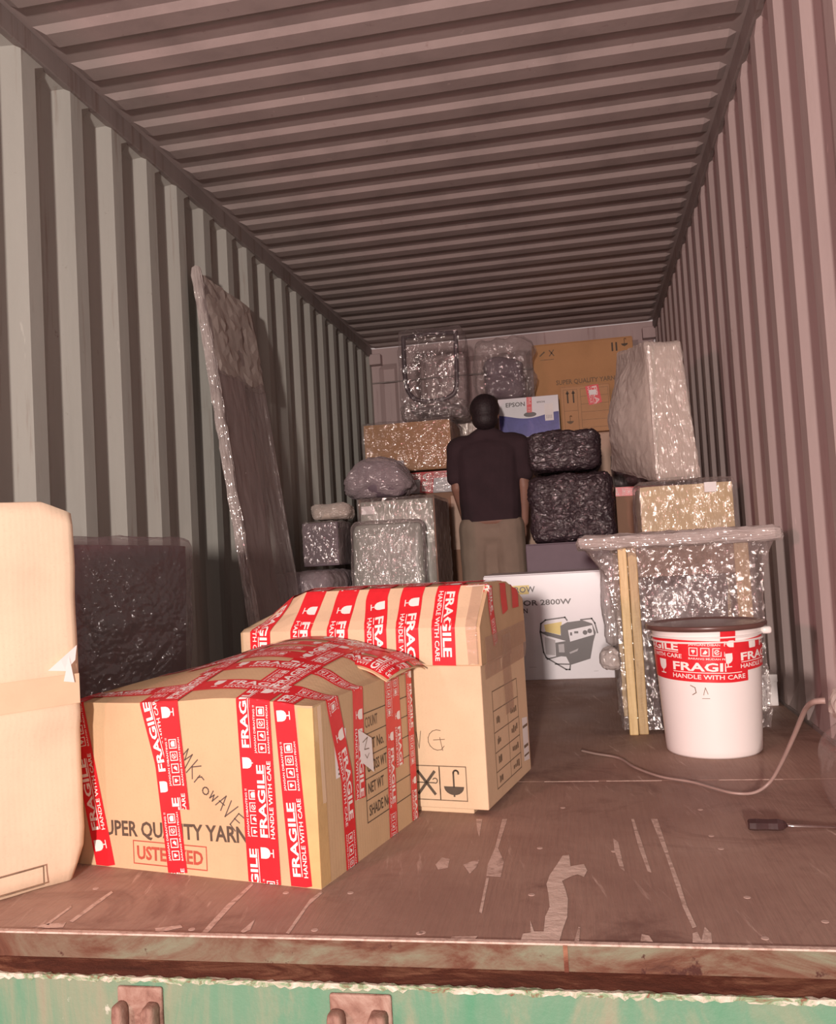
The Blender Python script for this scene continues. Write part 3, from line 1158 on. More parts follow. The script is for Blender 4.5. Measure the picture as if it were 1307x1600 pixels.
fp = add('loose_flap', softbox(.17, .17, .005, 8, .002, .004, 16, seed=9, fn=curl, flat_base=False), M['card_mw'], mw, loc=(-.050, .385, .385), rot=(math.radians(2), math.radians(9), -.12))
sq = Surf(lambda s_, t_: (curl(V((s_ - .085, t_ - .085, .0052))), V((0, 0, 1))), (.0, .172), (-.002, .172), frange(0, .17, .012), frange(0, .17, .012))
tape(fp, sq, [(.0, .022), (.172, .028)], .05, .05, lift=.003)
tape(fp, sq, [(.0, .10), (.172, .075)], .05, .27, lift=.004)
tape(fp, sq, [(.0, .135), (.172, .140)], .055, .18, lift=.005)
tape(fp, sq, [(.135, .0), (.130, .172)], .046, .12, lift=.006)

# ================================================================== SECOND CARTON WITH TELESCOPING LID
RZ2 = math.radians(-11)
BW, BD = .645, .395
b2 = thing('lidded_carton', 'pale carton with domed lid and six red fragile strips, behind the microwave carton', 'carton', (.246, .665, 0), RZ2)
bm = box(-BW, 0, 0, BD, .012, .36, .003, 2)
add('carton_body', bm, M['card_b2'], b2)
# unevenly crushed bottom flaps
for x0, x1 in ((-.62, -.33), (-.32, -.04)):
    add('bottom_flap', box(x0, x1, .01, BD - .01, .0, .013, .002), M['card_b2'], b2)
PR = [(0, .347), (0, .437), (.014, .458), (.04, .482), (.085, .530), (.15, .537), (.24, .532), (.33, .508), (.395, .478), (.402, .36)]


def lid_pt(lx, d, z):
    """left end of the lid slopes away"""
    k = smst(-BW, -.50, lx)
    zt = z if z < .44 else .44 + (z - .44) * (.22 + .78 * k)
    return V((lx, d, zt))


xs = [-BW - .004, -.60, -.55, -.50, -.42, -.34, -.26, -.18, -.10, -.04, .0, .005]
vs, fs = [], []
for i, x in enumerate(xs):
    for d, z in PR:
        p = lid_pt(min(0, max(-BW, x)), d - .004 if d < .01 else d, z)
        p.x = x
        p += V((0, 0, .004 * noise.noise(V((x * 9, d * 11, z * 6))) if z > .44 else 0))
        vs.append(p)
n = len(PR)
for i in range(len(xs) - 1):
    for k in range(n - 1):
        fs.append((i * n + k, (i + 1) * n + k, (i + 1) * n + k + 1, i * n + k + 1))
fs.append(tuple(range(n)))
fs.append(tuple(range((len(xs) - 1) * n, len(xs) * n))[::-1])
bm = bmesh.new()
bv = [bm.verts.new(p) for p in vs]
for f in fs:
    bm.faces.new([bv[i] for i in f])
bmesh.ops.recalc_face_normals(bm, faces=bm.faces[:])
lid = add('carton_lid', bm, M['card_lid'], b2)
# buff flap pasted over the lid front, lighter than the rest
PLEN = [0]
for (d0, z0), (d1, z1) in zip(PR[:-1], PR[1:]):
    PLEN.append(PLEN[-1] + math.hypot(d1 - d0, z1 - z0))
T0 = .347


def s2(s_, t_):
    if t_ <= T0:
        return V((s_, 0, t_)), V((0, -1, 0))
    a = t_ - T0
    for k in range(len(PLEN) - 1):
        if a <= PLEN[k + 1] or k == len(PLEN) - 2:
            q = (a - PLEN[k]) / (PLEN[k + 1] - PLEN[k])
            (d0, z0), (d1, z1) = PR[k], PR[k + 1]
            d, z = d0 + (d1 - d0) * q, z0 + (z1 - z0) * q
            n_ = V((0, -(z1 - z0), d1 - d0)).normalized()
            p = lid_pt(s_, d - .004 if d < .01 else d, z)
            return p + n_ * .002, n_
    return V((0, 0, 0)), V((0, 0, 1))


def prof_z(d):
    for (d0, z0), (d1, z1) in zip(PR[1:-1], PR[2:]):
        if d0 <= d <= d1:
            return z0 + (z1 - z0) * (d - d0) / (d1 - d0)
    return .43


def s2r(s_, t_):
    hh = prof_z(s_)
    if t_ <= hh:
        x = .005 if t_ > T0 else 0
        return V((x, s_, t_)), V((1, 0, 0)) if t_ < hh - .004 else V((.7, 0, .7))
    return V((-(t_ - hh), s_, hh)), V((0, 0, 1))


folds = [T0 + a for a in PLEN[1:-1]]
S2 = Surf(s2, (-BW, .0), (.013, T0 + PLEN[-1]), xs[1:-1], [T0] + folds)
S2R = Surf(s2r, (.004, BD - .002), (.013, .75), frange(0, BD, .02), [T0, T0 + .001] + frange(.36, .56, .008))
# paler pasted cover on the front of the lid
d = cut2(rect2(-BW + .004, -.004, .350, .565), xs, folds)
add('pasted_cover', lay(d, s2, .0005), M['card_b2'], lid)
for (top, bot, ph) in ((-.566, -.588, .40), (-.468, -.470, .32), (-.372, -.366, .318), (-.285, -.262, .325), (-.190, -.178, .335), (-.096, -.085, .403)):
    tape(b2, S2, [(top + .004, .640), (top, .535), (bot, .44), (bot - .002, .349)], .059, ph)
tape(b2, S2, [(-.56, .625), (-.30, .630), (-.02, .635)], .045, .1)
tape(b2, S2R, [(.085, .60), (.088, .48), (.112, .385)], .038, .3)
tape(b2, S2R, [(.20, .62), (.20, .50), (.21, .455)], .05, .22, printed=False)
tape(b2, S2R, [(.31, .62), (.31, .46)], .06, .22, printed=False)
tape(b2, S2R, [(.20, .40), (.21, .28), (.215, .20)], .075, printed=False, mat=M['clear_tape'], name='clear_tape', lift=.003)
tape(b2, S2R, [(.02, .36), (.39, .37)], .10, printed=False, mat=M['clear_tape'], name='clear_tape', lift=.0035)
tape(b2, S2, [(-.02, .56), (-.012, .35)], .028, printed=False, mat=M['clear_tape'], name='clear_tape', lift=.003)
# front: umbrella and hook signs, pen marks
def umbrella2(cx, cy, k):
    dome = poly2([(cx - .024 * k, cy)] + [(cx - .024 * k * math.cos(math.radians(a)), cy - .019 * k * math.sin(math.radians(a))) for a in range(15, 180, 15)] + [(cx + .024 * k, cy)])
    return join2(dome, stroke2([(cx, cy), (cx, cy + .030 * k)], .0042 * k), stroke2(arc(cx + .006 * k, cy + .030 * k, .006 * k, 180, -10, 6), .0038 * k), rect2(cx - .002 * k, cx + .002 * k, cy - .023 * k, cy - .018 * k))


decal(b2, 'printed_frame', join2(frame2(-.192, -.117, .030, .112, .0024), frame2(-.119, -.050, .030, .112, .0024)), S2, M['ink_grey'], .0006)
decal(b2, 'printed_sign', umbrella2(-.083, .064, 1.05), S2, M['ink'], .0006)
decal(b2, 'printed_sign', join2(stroke2([(-.172, .046), (-.132, .096)], .007), stroke2([(-.172, .096), (-.132, .046)], .007), stroke2([(-.175, .071), (-.132, .071)], .0025),
                                stroke2(arc(-.130, .076, .006, -90, 150, 7), .0022)), S2, M['ink'], .0006)
decal(b2, 'handwriting', join2(stroke2([(-.172, .190), (-.166, .152), (-.160, .192)], .0018), stroke2(arc(-.118, .172, .024, 70, 290, 9) + [(-.102, .158)], .0018),
                               stroke2([(-.128, .172), (-.100, .174)], .0018), stroke2([(-.112, .178), (-.106, .148)], .0018)), S2, M['ink_grey'], .0006)
# right side: table with faint printing, shipping label
tb = [frame2(.075, .300, .040, .275, .0026)] + [rect2(.075, .300, z - .0012, z + .0012) for z in (.080, .126, .174, .226)] + [rect2(.198, .200, .04, .226)]
decal(b2, 'printed_table', join2(*tb), S2R, M['ink_grey'], .0006)
rnd = random.Random(5)
sm = []
for z in (.19, .142, .095, .05):
    for u0, w_ in ((.10, .03), (.225, .06)):
        for k in range(4):
            sm.append(rect2(u0 + w_ / 4 * k, u0 + w_ / 4 * (k + .7), z + rnd.uniform(0, .004), z + .012 + rnd.uniform(0, .008)))
decal(b2, 'smudged_print', join2(*sm), S2R, M['ink_grey'], .0006)
lb = add('shipping_label', lay(poly2([(.325, .050), (.378, .044), (.378, .158), (.325, .164)]), s2r, .0015), M['paper'], b2)
add('label_print', lay(join2(rect2(.328, .375, .135, .142), rect2(.330, .372, .082, .090), rect2(.328, .375, .060, .065)), s2r, .002), M['ink_grey'], lb, kind='stuff')

# ================================================================== GENERATOR CARTON
ge = thing('generator_carton', 'white printed carton showing a portable generator, on the floor behind the lidded carton', 'carton', (.022, 2.80, 0), 0)
GW, GH, GD = .585, .494, .42
add('carton_body', box(0, GW, 0, GD, 0, GH, .003), M['gen_white'], ge)
for x0, x1 in ((0.004, GW - .004),):
    add('top_flap', box(x0, x1, .004, GD / 2 - .002, GH, GH + .005, .0015), M['gen_white'], ge)
    add('top_flap', box(x0, x1, GD / 2 + .002, GD - .004, GH, GH + .005, .0015), M['gen_white'], ge)
SG = plane_surf((0, 0, 0), (1, 0, 0), (0, 0, 1))


def gp(L):
    out = []
    for x, y in L:
        X, Y = 750 + x / 6.224, 880 + y / 6.224
        out.append((.24 + .00294 * (X - 828) - .00017 * (Y - 912) - .022, .452 - .00306 * (Y - 912) - .00014 * (X - 828)))
    return out


def gpoly(L):
    return poly2(gp(L)[::-1])


def gstroke(L, w):
    return stroke2(gp(L), w)


decal(ge, 'printed_label', gpoly([(60, 235), (480, 212), (478, 298), (64, 320)]), SG, M['yellow'], .0006)
decal(ge, 'printed_text', move2(fit_text('SPARROW', .185, .027, .02), gp([(150, 300)])[0][0], gp([(150, 300)])[0][1] + .002, .0), SG, M['pr_dark'], .0012)
tw = gp([(895, 385)])[0]
decal(ge, 'printed_text', move2(fit_text('GENERATOR 2800W', .430, .0245, .022), tw[0] - .430, tw[1] - .002, .0), SG, M['pr_dark'], .0008)
tw = gp([(466, 480)])[0]
decal(ge, 'printed_text', move2(fit_text('N', .020, .022, .022), tw[0] - .020, tw[1] + .0), SG, M['pr_dark'], .0008)
pic = [('pr_grey', [(630, 705), (735, 735), (735, 880), (640, 870)]), ('pr_dark', [(735, 760), (850, 740), (850, 890), (740, 885)]),
       ('pr_grey', [(765, 775), (820, 770), (825, 850), (770, 850)]),
       ('yellow', [(625, 590), (800, 560), (785, 685), (640, 655)]), ('pr_dark', [(785, 600), (860, 560), (870, 690), (870, 750), (640, 690), (600, 660), (640, 655), (790, 690)]),
       ('pr_dark', [(855, 565), (1000, 545), (1095, 575), (1130, 660), (1105, 745), (1075, 905), (880, 968), (835, 880), (840, 600)]),
       ('gen_white', [(860, 640), (1095, 590), (1110, 680), (880, 748)]),
       ('pr_grey', [(870, 850), (960, 810), (950, 835), (880, 862)])]
for k, (mt, L) in enumerate(pic):
    decal(ge, 'printed_picture', gpoly(L), SG, M[mt], .0006 + .0002 * k)
dk = [gstroke([(850, 545), (830, 518), (640, 545), (595, 580), (588, 660), (620, 850), (645, 900), (840, 1010), (875, 1010), (880, 970)], .0065),
      gstroke([(985, 540), (1090, 528), (1120, 570), (1145, 660)], .0065), gstroke([(655, 915), (830, 870)], .006), gstroke([(735, 960), (870, 960)], .006),
      gstroke([(590, 655), (660, 690)], .007), poly2(disc2(*gp([(1025, 660)])[0], .011)[0]), poly2(disc2(*gp([(1070, 645)])[0], .011)[0]),
      rect2(*sorted((gp([(880, 680)])[0][0], gp([(900, 680)])[0][0])), *sorted((gp([(880, 690)])[0][1], gp([(880, 660)])[0][1]))),
      rect2(*sorted((gp([(920, 665)])[0][0], gp([(960, 665)])[0][0])), *sorted((gp([(920, 670)])[0][1], gp([(920, 650)])[0][1])))]
decal(ge, 'printed_picture', join2(*dk), SG, M['pr_dark'], .0026)
decal(ge, 'printed_line', join2(gstroke([(480, 995), (550, 993)], .0016), gstroke([(1110, 1022), (1150, 1018)], .0016)), SG, M['pr_grey'], .0008)

# ================================================================== WRAPPED TABLE AND BUCKET ON THE RIGHT
tb_ = thing('wrapped_table', 'wooden table wrapped in crinkled clear film and bubble wrap, behind the bucket', 'table', (0, 0, 0))
TX0, TX1, TY0, TY1 = .492, 1.105, 1.515, 1.92
bm = softbox(TX1 - TX0, TY1 - TY0, .030, 10, .012, .002, 12, seed=2)
add('table_top', bm, M['wood_dark'], tb_, smooth=True, loc=((TX0 + TX1) / 2, (TY0 + TY1) / 2, .605))
bm = softbox(TX1 - TX0 + .022, TY1 - TY0 + .03, .048, 22, .022, .008, 26, seed=3)
wrapfilm('bubble_wrap', bm, M['bubble_thick'], tb_, loc=((TX0 + TX1) / 2, (TY0 + TY1) / 2 - .002, .596))
for x, y, mt, w in ((.622, 1.545, 'wood', .028), (.653, 1.552, 'wood_mid', .030), (.995, 1.58, 'wood', .045), (.625, 1.87, 'wood', .045), (.995, 1.87, 'wood', .045)):
    add('table_leg', box(x - w / 2, x + w / 2, y - .02, y + .02, 0, .60, .003), M[mt], tb_)
add('table_apron', box(.61, 1.02, 1.57, 1.59, .50, .60, .003), M['wood_dark'], tb_)
add('packed_bundle', softbox(.27, .24, .50, 10, .03, .012, 8, seed=6), M['dark_load'], tb_, smooth=True, loc=(.825, 1.73, .0))


# skirt of stretch film around the legs, flaring up to the rim of the top
def skirt(x0, x1, y0, y1, z0, z1, flareL, flareR, nz, nu, amp, seed, wob=0.0):
    vs, fs = [], []
    for i in range(nz + 1):
        u = i / nz
        z = z0 + (z1 - z0) * u
        fl_ = max(0, (u - .70) / .30) ** 1.6
        a0, a1 = x0 - flareL * fl_, x1 + flareR * fl_
        b0, b1 = y0 - .03 * fl_, y1 + .03 * fl_
        per = [(a0, b0), (a1, b0), (a1, b1), (a0, b1)]
        for k in range(nu):
            q = k / nu * 4
            e = int(q)
            f = q - e
            p, r = V((*per[e], z)), V((*per[(e + 1) % 4], z))
            p = p.lerp(r, f)
            c = V(((a0 + a1) / 2, (b0 + b1) / 2, z))
            n_ = (p - c).normalized()
            rid = 1 - abs(noise.noise(V((p.x * 7 + p.z * 5, p.y * 7, p.z * 9 - p.x * 4 + seed))))
            p += n_ * (amp * noise.noise(V((p.x * 14, p.y * 14, p.z * 11 + seed))) + amp * .9 * rid ** 3 + amp * .5 * noise.noise(V((p.x * 40, p.y * 40, p.z * 30 + seed))))
            vs.append(p)
    for i in range(nz):
        for k in range(nu):
            a, b = i * nu + k, i * nu + (k + 1) % nu
            fs.append((a, b, b + nu, a + nu))
    return vs, fs


wrapfilm('plastic_film', skirt(.594, 1.045, 1.553, 1.90, .012, .606, .085, .045, 60, 220, .008, 1), M['film_sparkle'], tb_)
wrapfilm('film_fold', skirt(.66, 1.02, 1.560, 1.89, .30, .60, .04, .04, 24, 150, .010, 8), M['film_sparkle'], tb_)
bm = softbox(.07, .10, .075, 6, .03, .012, 22, seed=8)
wrapfilm('bubble_wrap', bm, M['bubble_thick'], tb_, loc=(.565, 1.60, .20))
bm = softbox(.065, .12, .30, 8, .03, .010, 14, seed=12)
wrapfilm('bubble_wrap', bm, M['bubble'], tb_, loc=(.582, 1.62, .28))

wc = thing('white_box', 'low white box against the right wall, its corner showing behind the bucket', 'box', (1.06, 1.985, 0), .0)
add('box_body', box(0, .095, 0, .16, 0, .11, .003), M['paper'], wc)
add('box_lid', box(-.002, .097, -.002, .162, .085, .113, .003), M['paper'], wc)

bk = thing('paint_bucket', 'white plastic bucket with dark lid and red fragile tape around its rim', 'bucket', (.838, 1.317, 0), 0)
R0, R1, BH = .134, .153, .352


def rb(z):
    return R0 + (R1 - R0) * z / BH


prof = [(.0, .004), (R0 - .012, .002), (R0 - .004, 0.0), (R0, .006)] + [(rb(z), z) for z in frange(.02, BH, .03)] + [(R1 + .004, BH - .02), (R1 + .006, BH - .012), (R1 + .001, BH - .010)]
prof = prof[:-3] + [(R1 + .001, BH + .004)]
add('bucket_body', lathe(prof, 72), M['bucket'], bk, smooth=True)
for z in (.325, .338):
    add('bucket_rib', lathe([(rb(z), z - .003), (rb(z) + .006, z - .002), (rb(z) + .006, z + .002), (rb(z), z + .003)], 64), M['bucket'], bk, smooth=True)
add('bucket_lid', lathe([(.0, .370), (.10, .370), (.125, .366), (.158, .366), (.164, .371), (.169, .371), (.171, .367), (.170, .358), (.162, .355), (.150, .357)], 72), M['lid'], bk, smooth=True)
for sgn in (1,):
    a = math.radians(78)
    add('handle_ear', softbox(.03, .03, .022, 4, .008, .0, 1), M['bucket'], bk, smooth=True, loc=(math.sin(a) * .165, -math.cos(a) * .165, .333))
hp = [V((.163 * math.sin(math.radians(a)), -.163 * math.cos(math.radians(a)), .338 - .02 * math.sin(math.radians((a - 80) / 200 * 180)))) for a in range(80, 281, 10)]
add('wire_handle', tube(hp, .002, 6), M['steel'], bk, smooth=True)
th0 = math.atan2(CX - .838, 1.317 - CY)   # direction towards the open door
SBk = Surf(lambda s_, t_: (V((rb(t_) * math.sin(s_ / .145 - th0 * 0 - .12), -rb(t_) * math.cos(s_ / .145 - .12), t_)), V((math.sin(s_ / .145 - .12), -math.cos(s_ / .145 - .12), .05))),
           (-.6, .6), (.004, BH + .02), frange(-.6, .6, .012), [])
tape(bk, SBk, [(-.45, .308), (-.12, .306), (.08, .296), (.22, .306), (.45, .300)], .060, .315)
tape(bk, SBk, [(-.45, .262), (-.16, .253), (.06, .244), (.114, .246)], .064, .19)
tape(bk, SBk, [(.045, .270), (.19, .276), (.45, .270)], .060, .03, lift=.003)
tape(bk, SBk, [(.055, .362), (.052, .298)], .040, .27, lift=.005)
decal(bk, 'handwriting', join2(stroke2([(-.052, .206), (-.040, .200), (-.038, .186), (-.048, .180)], .0022), stroke2([(-.018, .180), (-.012, .200), (-.006, .182)], .0016), stroke2([(-.022, .170), (-.002, .170)], .0014)), SBk,
      M['ink_grey'], .001)

# ================================================================== CABLE, SCREWDRIVER, CLEAR BAG
cb = tag(add('power_cable', tube(spline([(.455, 1.30, .005), (.497, 1.255, .005), (.56, 1.20, .005), (.60, 1.085, .005), (.66, .985, .005), (.73, .93, .005), (.775, .87, .005), (.815, .825, .005),
                                         (.862, .825, .006), (.90, .83, .03), (.925, .80, .085), (.945, .74, .16), (.955, .67, .225), (.960, .62, .250), (.970, .605, .256), (.982, .60, .257)], 6),
                                 [.0032] * 40 + [.0032 + .00008 * i for i in range(51)], 8), M['cord'], smooth=True),
             'pinkish grey cable trailing over the floor beside the bucket', 'cable')
bgp = thing('clear_bag', 'clear plastic bag with knotted neck at the right edge of the floor', 'bag', (1.075, .62, 0), 0)
bm = softbox(.21, .30, .185, 12, .085, .02, 7, seed=15)
add('bag_body', bm, film('very_clear_bag', (.60, .48, .45), .0, 8, .5, .15, edge=.12, gloss=.07), bgp, smooth=True, loc=(0, 0, .0))
bm = softbox(.09, .10, .075, 8, .035, .012, 18, seed=16)
wrapfilm('bag_neck', bm, M['film_haze'], bgp, loc=(-.042, -.01, .205), rot=(0, .30, 0))
sd = thing('screwdriver', 'screwdriver with dark handle and bright shaft lying on the floor', 'screwdriver', (.84, .555, .0125), math.radians(-3))
hp = [(-.040, .0085), (-.037, .0115), (-.024, .0125), (.0, .0115), (.018, .0125), (.030, .0105), (.036, .006)]
vs, fs = lathe([(r, z) for z, r in hp], 6)
vs = [V((p.z, p.x, p.y)) for p in vs]
fs.append(tuple(range(0, 42, 7)))
add('handle', (vs, fs), M['tool_handle'], sd, smooth=False)
vs, fs = tube([(.034, 0, -.001), (.05, 0, -.002), (.155, .012, -.0085)], [.0036, .0034, .003], 10)
add('shaft', (vs, fs), M['steel'], sd, smooth=True)
add('tip', softbox(.012, .006, .0016, 2, .0004, 0, 1), M['steel'], sd, loc=(.160, .012, -.0095))

# ================================================================== LEFT WALL: DARK PANEL AND TALL WRAPPED BOARD
pa = math.radians(38)
dp = thing('wrapped_sheet', 'wide dark reddish flat sheet in bubble wrap standing against the left wall', 'sheet', (-.93, .985, 0), pa, rot=(math.radians(-3), math.radians(3.0), pa))
add('panel_board', softbox(.50, .035, .70, 10, .008, .001, 5, seed=5), M['dark_panel'], dp)
bm = softbox(.535, .086, .725, 24, .035, .006, 9, seed=6)
wrapfilm('bubble_wrap', bm, M['bubble_thin'], dp)
lb_a = math.atan2(.20, 1.55)
tbp = thing('wrapped_board', 'tall narrow board in shiny plastic leaning on the left wall', 'board', (-.893, 2.27, 0), 0, rot=(0, -lb_a + .006, 0))
add('board_body', box(-.012, .012, .0, .36, 0, 1.93, .003), M['brown_panel'], tbp)
bm = softbox(.040, .055, 1.985, 44, .018, .005, 22, seed=21)
wrapfilm('film_edge', bm, M['bubble_thick'], tbp, loc=(0, .015, .0))
bm = softbox(.040, .66, 1.96, 26, .018, .004, 7, seed=22)
wrapfilm('plastic_film', bm, film('dusty_film', (.50, .42, .41), .16, 6, .6, .25, gloss=.06), tbp, loc=(0, .32, .0))
bm = softbox(.052, .62, .46, 14, .022, .012, 8, seed=23)
wrapfilm('film_top', bm, M['film_haze'], tbp, loc=(0.0, .33, 1.50))

# ================================================================== THE STACKS AT THE BACK, LEFT SIDE
fr = thing('foam_case', 'tall pale foam-faced case wrapped in film, behind the puffy grey-green panel', 'case', (-.513, 3.42, 0), 0)
add('case_body', softbox(.42, .50, .935, 10, .012, .003, 9, seed=31), M['foam'], fr, smooth=True, loc=(0, .25, 0))
add('case_side_shade', softbox(.010, .49, .93, 4, .003, .0, 1), M['card_dark'], fr, loc=(.214, .25, 0))  # dark sheet paints the shade on the pale case's right side
wrapfilm('plastic_film', softbox(.448, .53, .950, 35, .016, .005, 18, seed=32), M['film'], fr, loc=(0, .25, 0))
add('case_label', box(-.195, -.12, -.0135, -.0115, .86, .905), M['paper'], fr)
pw = thing('puffy_panel', 'puffy grey-green wrapped panel leaning on the front of the foam case', 'panel', (-.552, 3.30, 0), 0, rot=(math.radians(-2), math.radians(.5), 0))
add('panel_body', softbox(.385, .055, .795, 20, .025, .004, 8, bulge=.006, seed=33), M['foam_dim'], pw, smooth=True)
wrapfilm('plastic_film', softbox(.405, .088, .812, 41, .035, .006, 12, bulge=.006, seed=34), M['film'], pw)

lw = thing('low_bundle', 'low film-wrapped bundle by the left wall, under the small purple carton', 'bundle', (-.958, 3.285, 0), 0)
add('bundle_body', softbox(.32, .56, .545, 10, .05, .010, 7, seed=35), M['purple'], lw, smooth=True)
wrapfilm('plastic_film', softbox(.345, .585, .560, 28, .06, .012, 10, seed=36), M['film_lilac'], lw)
pc = thing('purple_carton', 'small dark purple carton in film beside the puffy panel', 'carton', (-.90, 3.36, .588), 0)
add('carton_body', box(-.10, .10, -.14, .14, 0, .235, .004), M['purple'], pc)
wrapfilm('plastic_film', softbox(.21, .29, .243, 20, .02, .007, 16, seed=37), M['film_sparkle'], pc)
sb = thing('small_bundle', 'small pinkish plastic bundle lying on the dark purple carton', 'bundle', (-.865, 3.38, .842), .1)
add('bundle_body', softbox(.20, .18, .075, 8, .035, .015, 9, seed=38), M['taupe'], sb, smooth=True)
wrapfilm('plastic_film', softbox(.225, .20, .085, 22, .04, .018, 12, seed=39), M['film_haze'], sb)
lbd = thing('plastic_bundle', 'large slumped bundle of cloudy plastic on the foam case', 'bundle', (-.665, 3.72, .968), 0)


def slump(p):
    k = max(0, 1 - (p.x / .23) ** 2)
    p = p.copy()
    p.z *= .45 + .6 * k
    return p


add('bundle_body', softbox(.36, .30, .21, 10, .09, .02, 7, seed=40, fn=slump), M['purple'], lbd, smooth=True)
wrapfilm('plastic_film', softbox(.40, .33, .225, 33, .09, .022, 10, seed=41, fn=slump), M['film_lilac'], lbd)

br = thing('upright_carton', 'tall brown carton with pale front strip, left of the standing person', 'carton', (-.62, 4.42, 0), 0)
add('carton_body', box(-.36, .365, 0, .55, 0, 1.028, .004), M['card_dark'], br)
add('pale_strip', box(.275, .362, -.004, .001, .64, 1.0, .001), M['card_pale'], br)
wr = thing('white_carton', 'white carton banded with red tape under the wrapped orange carton', 'carton', (-.62, 4.43, 1.03), 0)
add('carton_body', box(-.33, .335, 0, .5, 0, .14, .003), M['gen_white'], wr)
SW = plane_surf((-.33, -.0005, 0), (1, 0, 0), (0, 0, 1))
SW.s_rng, SW.t_rng = (.0, .664), (0.0, .142)
tape(wr, SW, [(.0, .115), (.664, .125)], .05, .1)
tape(wr, SW, [(.44, .0), (.455, .14)], .09, .1, lift=.004)
wrapfilm('plastic_film', softbox(.68, .52, .140, 25, .012, .003, 18, seed=42), M['film_sparkle'], wr, loc=(0, .25, 0))
oc = thing('wrapped_carton', 'wide orange-brown carton in shiny film, beside the person\'s left shoulder', 'carton', (-.625, 4.45, 1.188), 0)
add('carton_body', softbox(.60, .50, .335, 8, .01, .004, 6, seed=43), M['card_back'], oc, loc=(0, .25, 0))
wrapfilm('plastic_film', softbox(.632, .53, .350, 38, .02, .008, 10, seed=44), M['film'], oc, loc=(0, .25, 0))
add('tape_mark', box(-.10, -.03, -.012, -.008, .045, .075), M['pr_grey'], oc)
tw_ = thing('tall_carton', 'brown wrapped carton behind the person\'s head and left shoulder', 'carton', (-.22, 5.0, 0), 0)
add('carton_body', box(-.16, .12, 0, .45, 0, 1.60, .005), M['card_dark'], tw_)
add('carton_flap', box(-.158, .118, -.003, .22, 1.60, 1.606, .001), M['card_small'], tw_)
wrapfilm('plastic_film', softbox(.295, .465, 1.612, 28, .015, .006, 8, seed=45), M['film_haze'], tw_, loc=(-.02, .225, 0))

ch = thing('wrapped_chair', 'chair back with rounded frame, wrapped in clear film, topmost on the left stack', 'chair', (-.455, 4.63, 1.556), 0)
path = spline([(-.19, 0, .60), (-.195, 0, .42), (-.185, 0, .24), (-.13, .0, .15), (0, 0, .125), (.12, 0, .15), (.165, 0, .22), (.175, 0, .42), (.18, 0, .60)], 6)
add('back_frame', tube(path, .017, 8), M['dark_load'], ch, smooth=True)
add('top_rail', tube([(-.19, 0, .59), (0, -.01, .60), (.18, 0, .59)], .014, 8), M['dark_load'], ch, smooth=True)
for x in (-.10, .09):
    add('chair_leg', tube([(x, .04, .13), (x * 1.2, .12, .0)], .015, 8), M['dark_load'], ch, smooth=True)
add('seat', softbox(.36, .34, .05, 6, .02, .004, 8, seed=46), M['dark_load'], ch, smooth=True, loc=(0, .20, .06))
wrapfilm('plastic_film', softbox(.455, .36, .64, 30, .03, .013, 8, seed=47), film('chair_film', (.55, .46, .46), .03, 9, .9, .09, edge=.30, gloss=.05), ch, loc=(-.005, .15, 0))
wrapfilm('film_gather', softbox(.46, .33, .13, 25, .04, .02, 16, seed=48), M['film_sparkle'], ch, loc=(-.005, .13, 0))

# ================================================================== THE STACKS AT THE BACK, MIDDLE AND RIGHT
sp = thing('base_carton', 'pale carton carrying the blue printer carton, behind the person\'s right shoulder', 'carton', (.47, 4.86, 0), 0)
add('carton_body', box(-.53, .42, 0, .95, 0, 1.395, .005), M['card_pale'], sp)
add('carton_flap', box(-.525, .415, .002, .47, 1.395, 1.40, .001), M['card_pale'], sp)
pr = thing('printer_carton', 'white and blue printer carton with red tape down its middle', 'carton', (-.03, 4.84, 1.405), 0)
PW, PH, PD = .425, .283, .30
add('carton_body', box(0, PW, 0, PD, 0, PH, .003), M['gen_white'], pr)
SP = plane_surf((0, 0, 0), (1, 0, 0), (0, 0, 1))
decal(pr, 'printed_wave', poly2([(.003, .003), (PW - .003, .003), (PW - .003, .165)] + [(PW - .003 - u * (PW - .006), .150 + .018 * math.cos(u * 5.5 + .3)) for u in frange(.05, 1, .06)]), SP, M['print_blue'], .0006)
decal(pr, 'printed_text', move2(fit_text('EPSON', .135, .030, .02), .055, .222), SP, M['pr_dark'], .0006)
decal(pr, 'printed_text', move2(fit_text('EPSON', .055, .012, .02), .275, .235), SP, M['pr_dark'], .0006)
SP.s_rng, SP.t_rng = (0.001, PW - .001), (.001, PH - .001)
tape(pr, SP, [(.222, .282), (.218, .172)], .036, .1, pmat=M['print_pink'])
decal(pr, 'printed_shape', disc2(.222, .158, .045, 14, .018), SP, M['pr_dark'], .0016)
decal(pr, 'paper_label', rect2(.325, .385, .105, .225), SP, M['paper'], .0014)
decal(pr, 'label_print', join2(*[rect2(.335 + .006 * i, .338 + .006 * i, .12, .145) for i in range(7)]), SP, M['pr_grey'], .002)

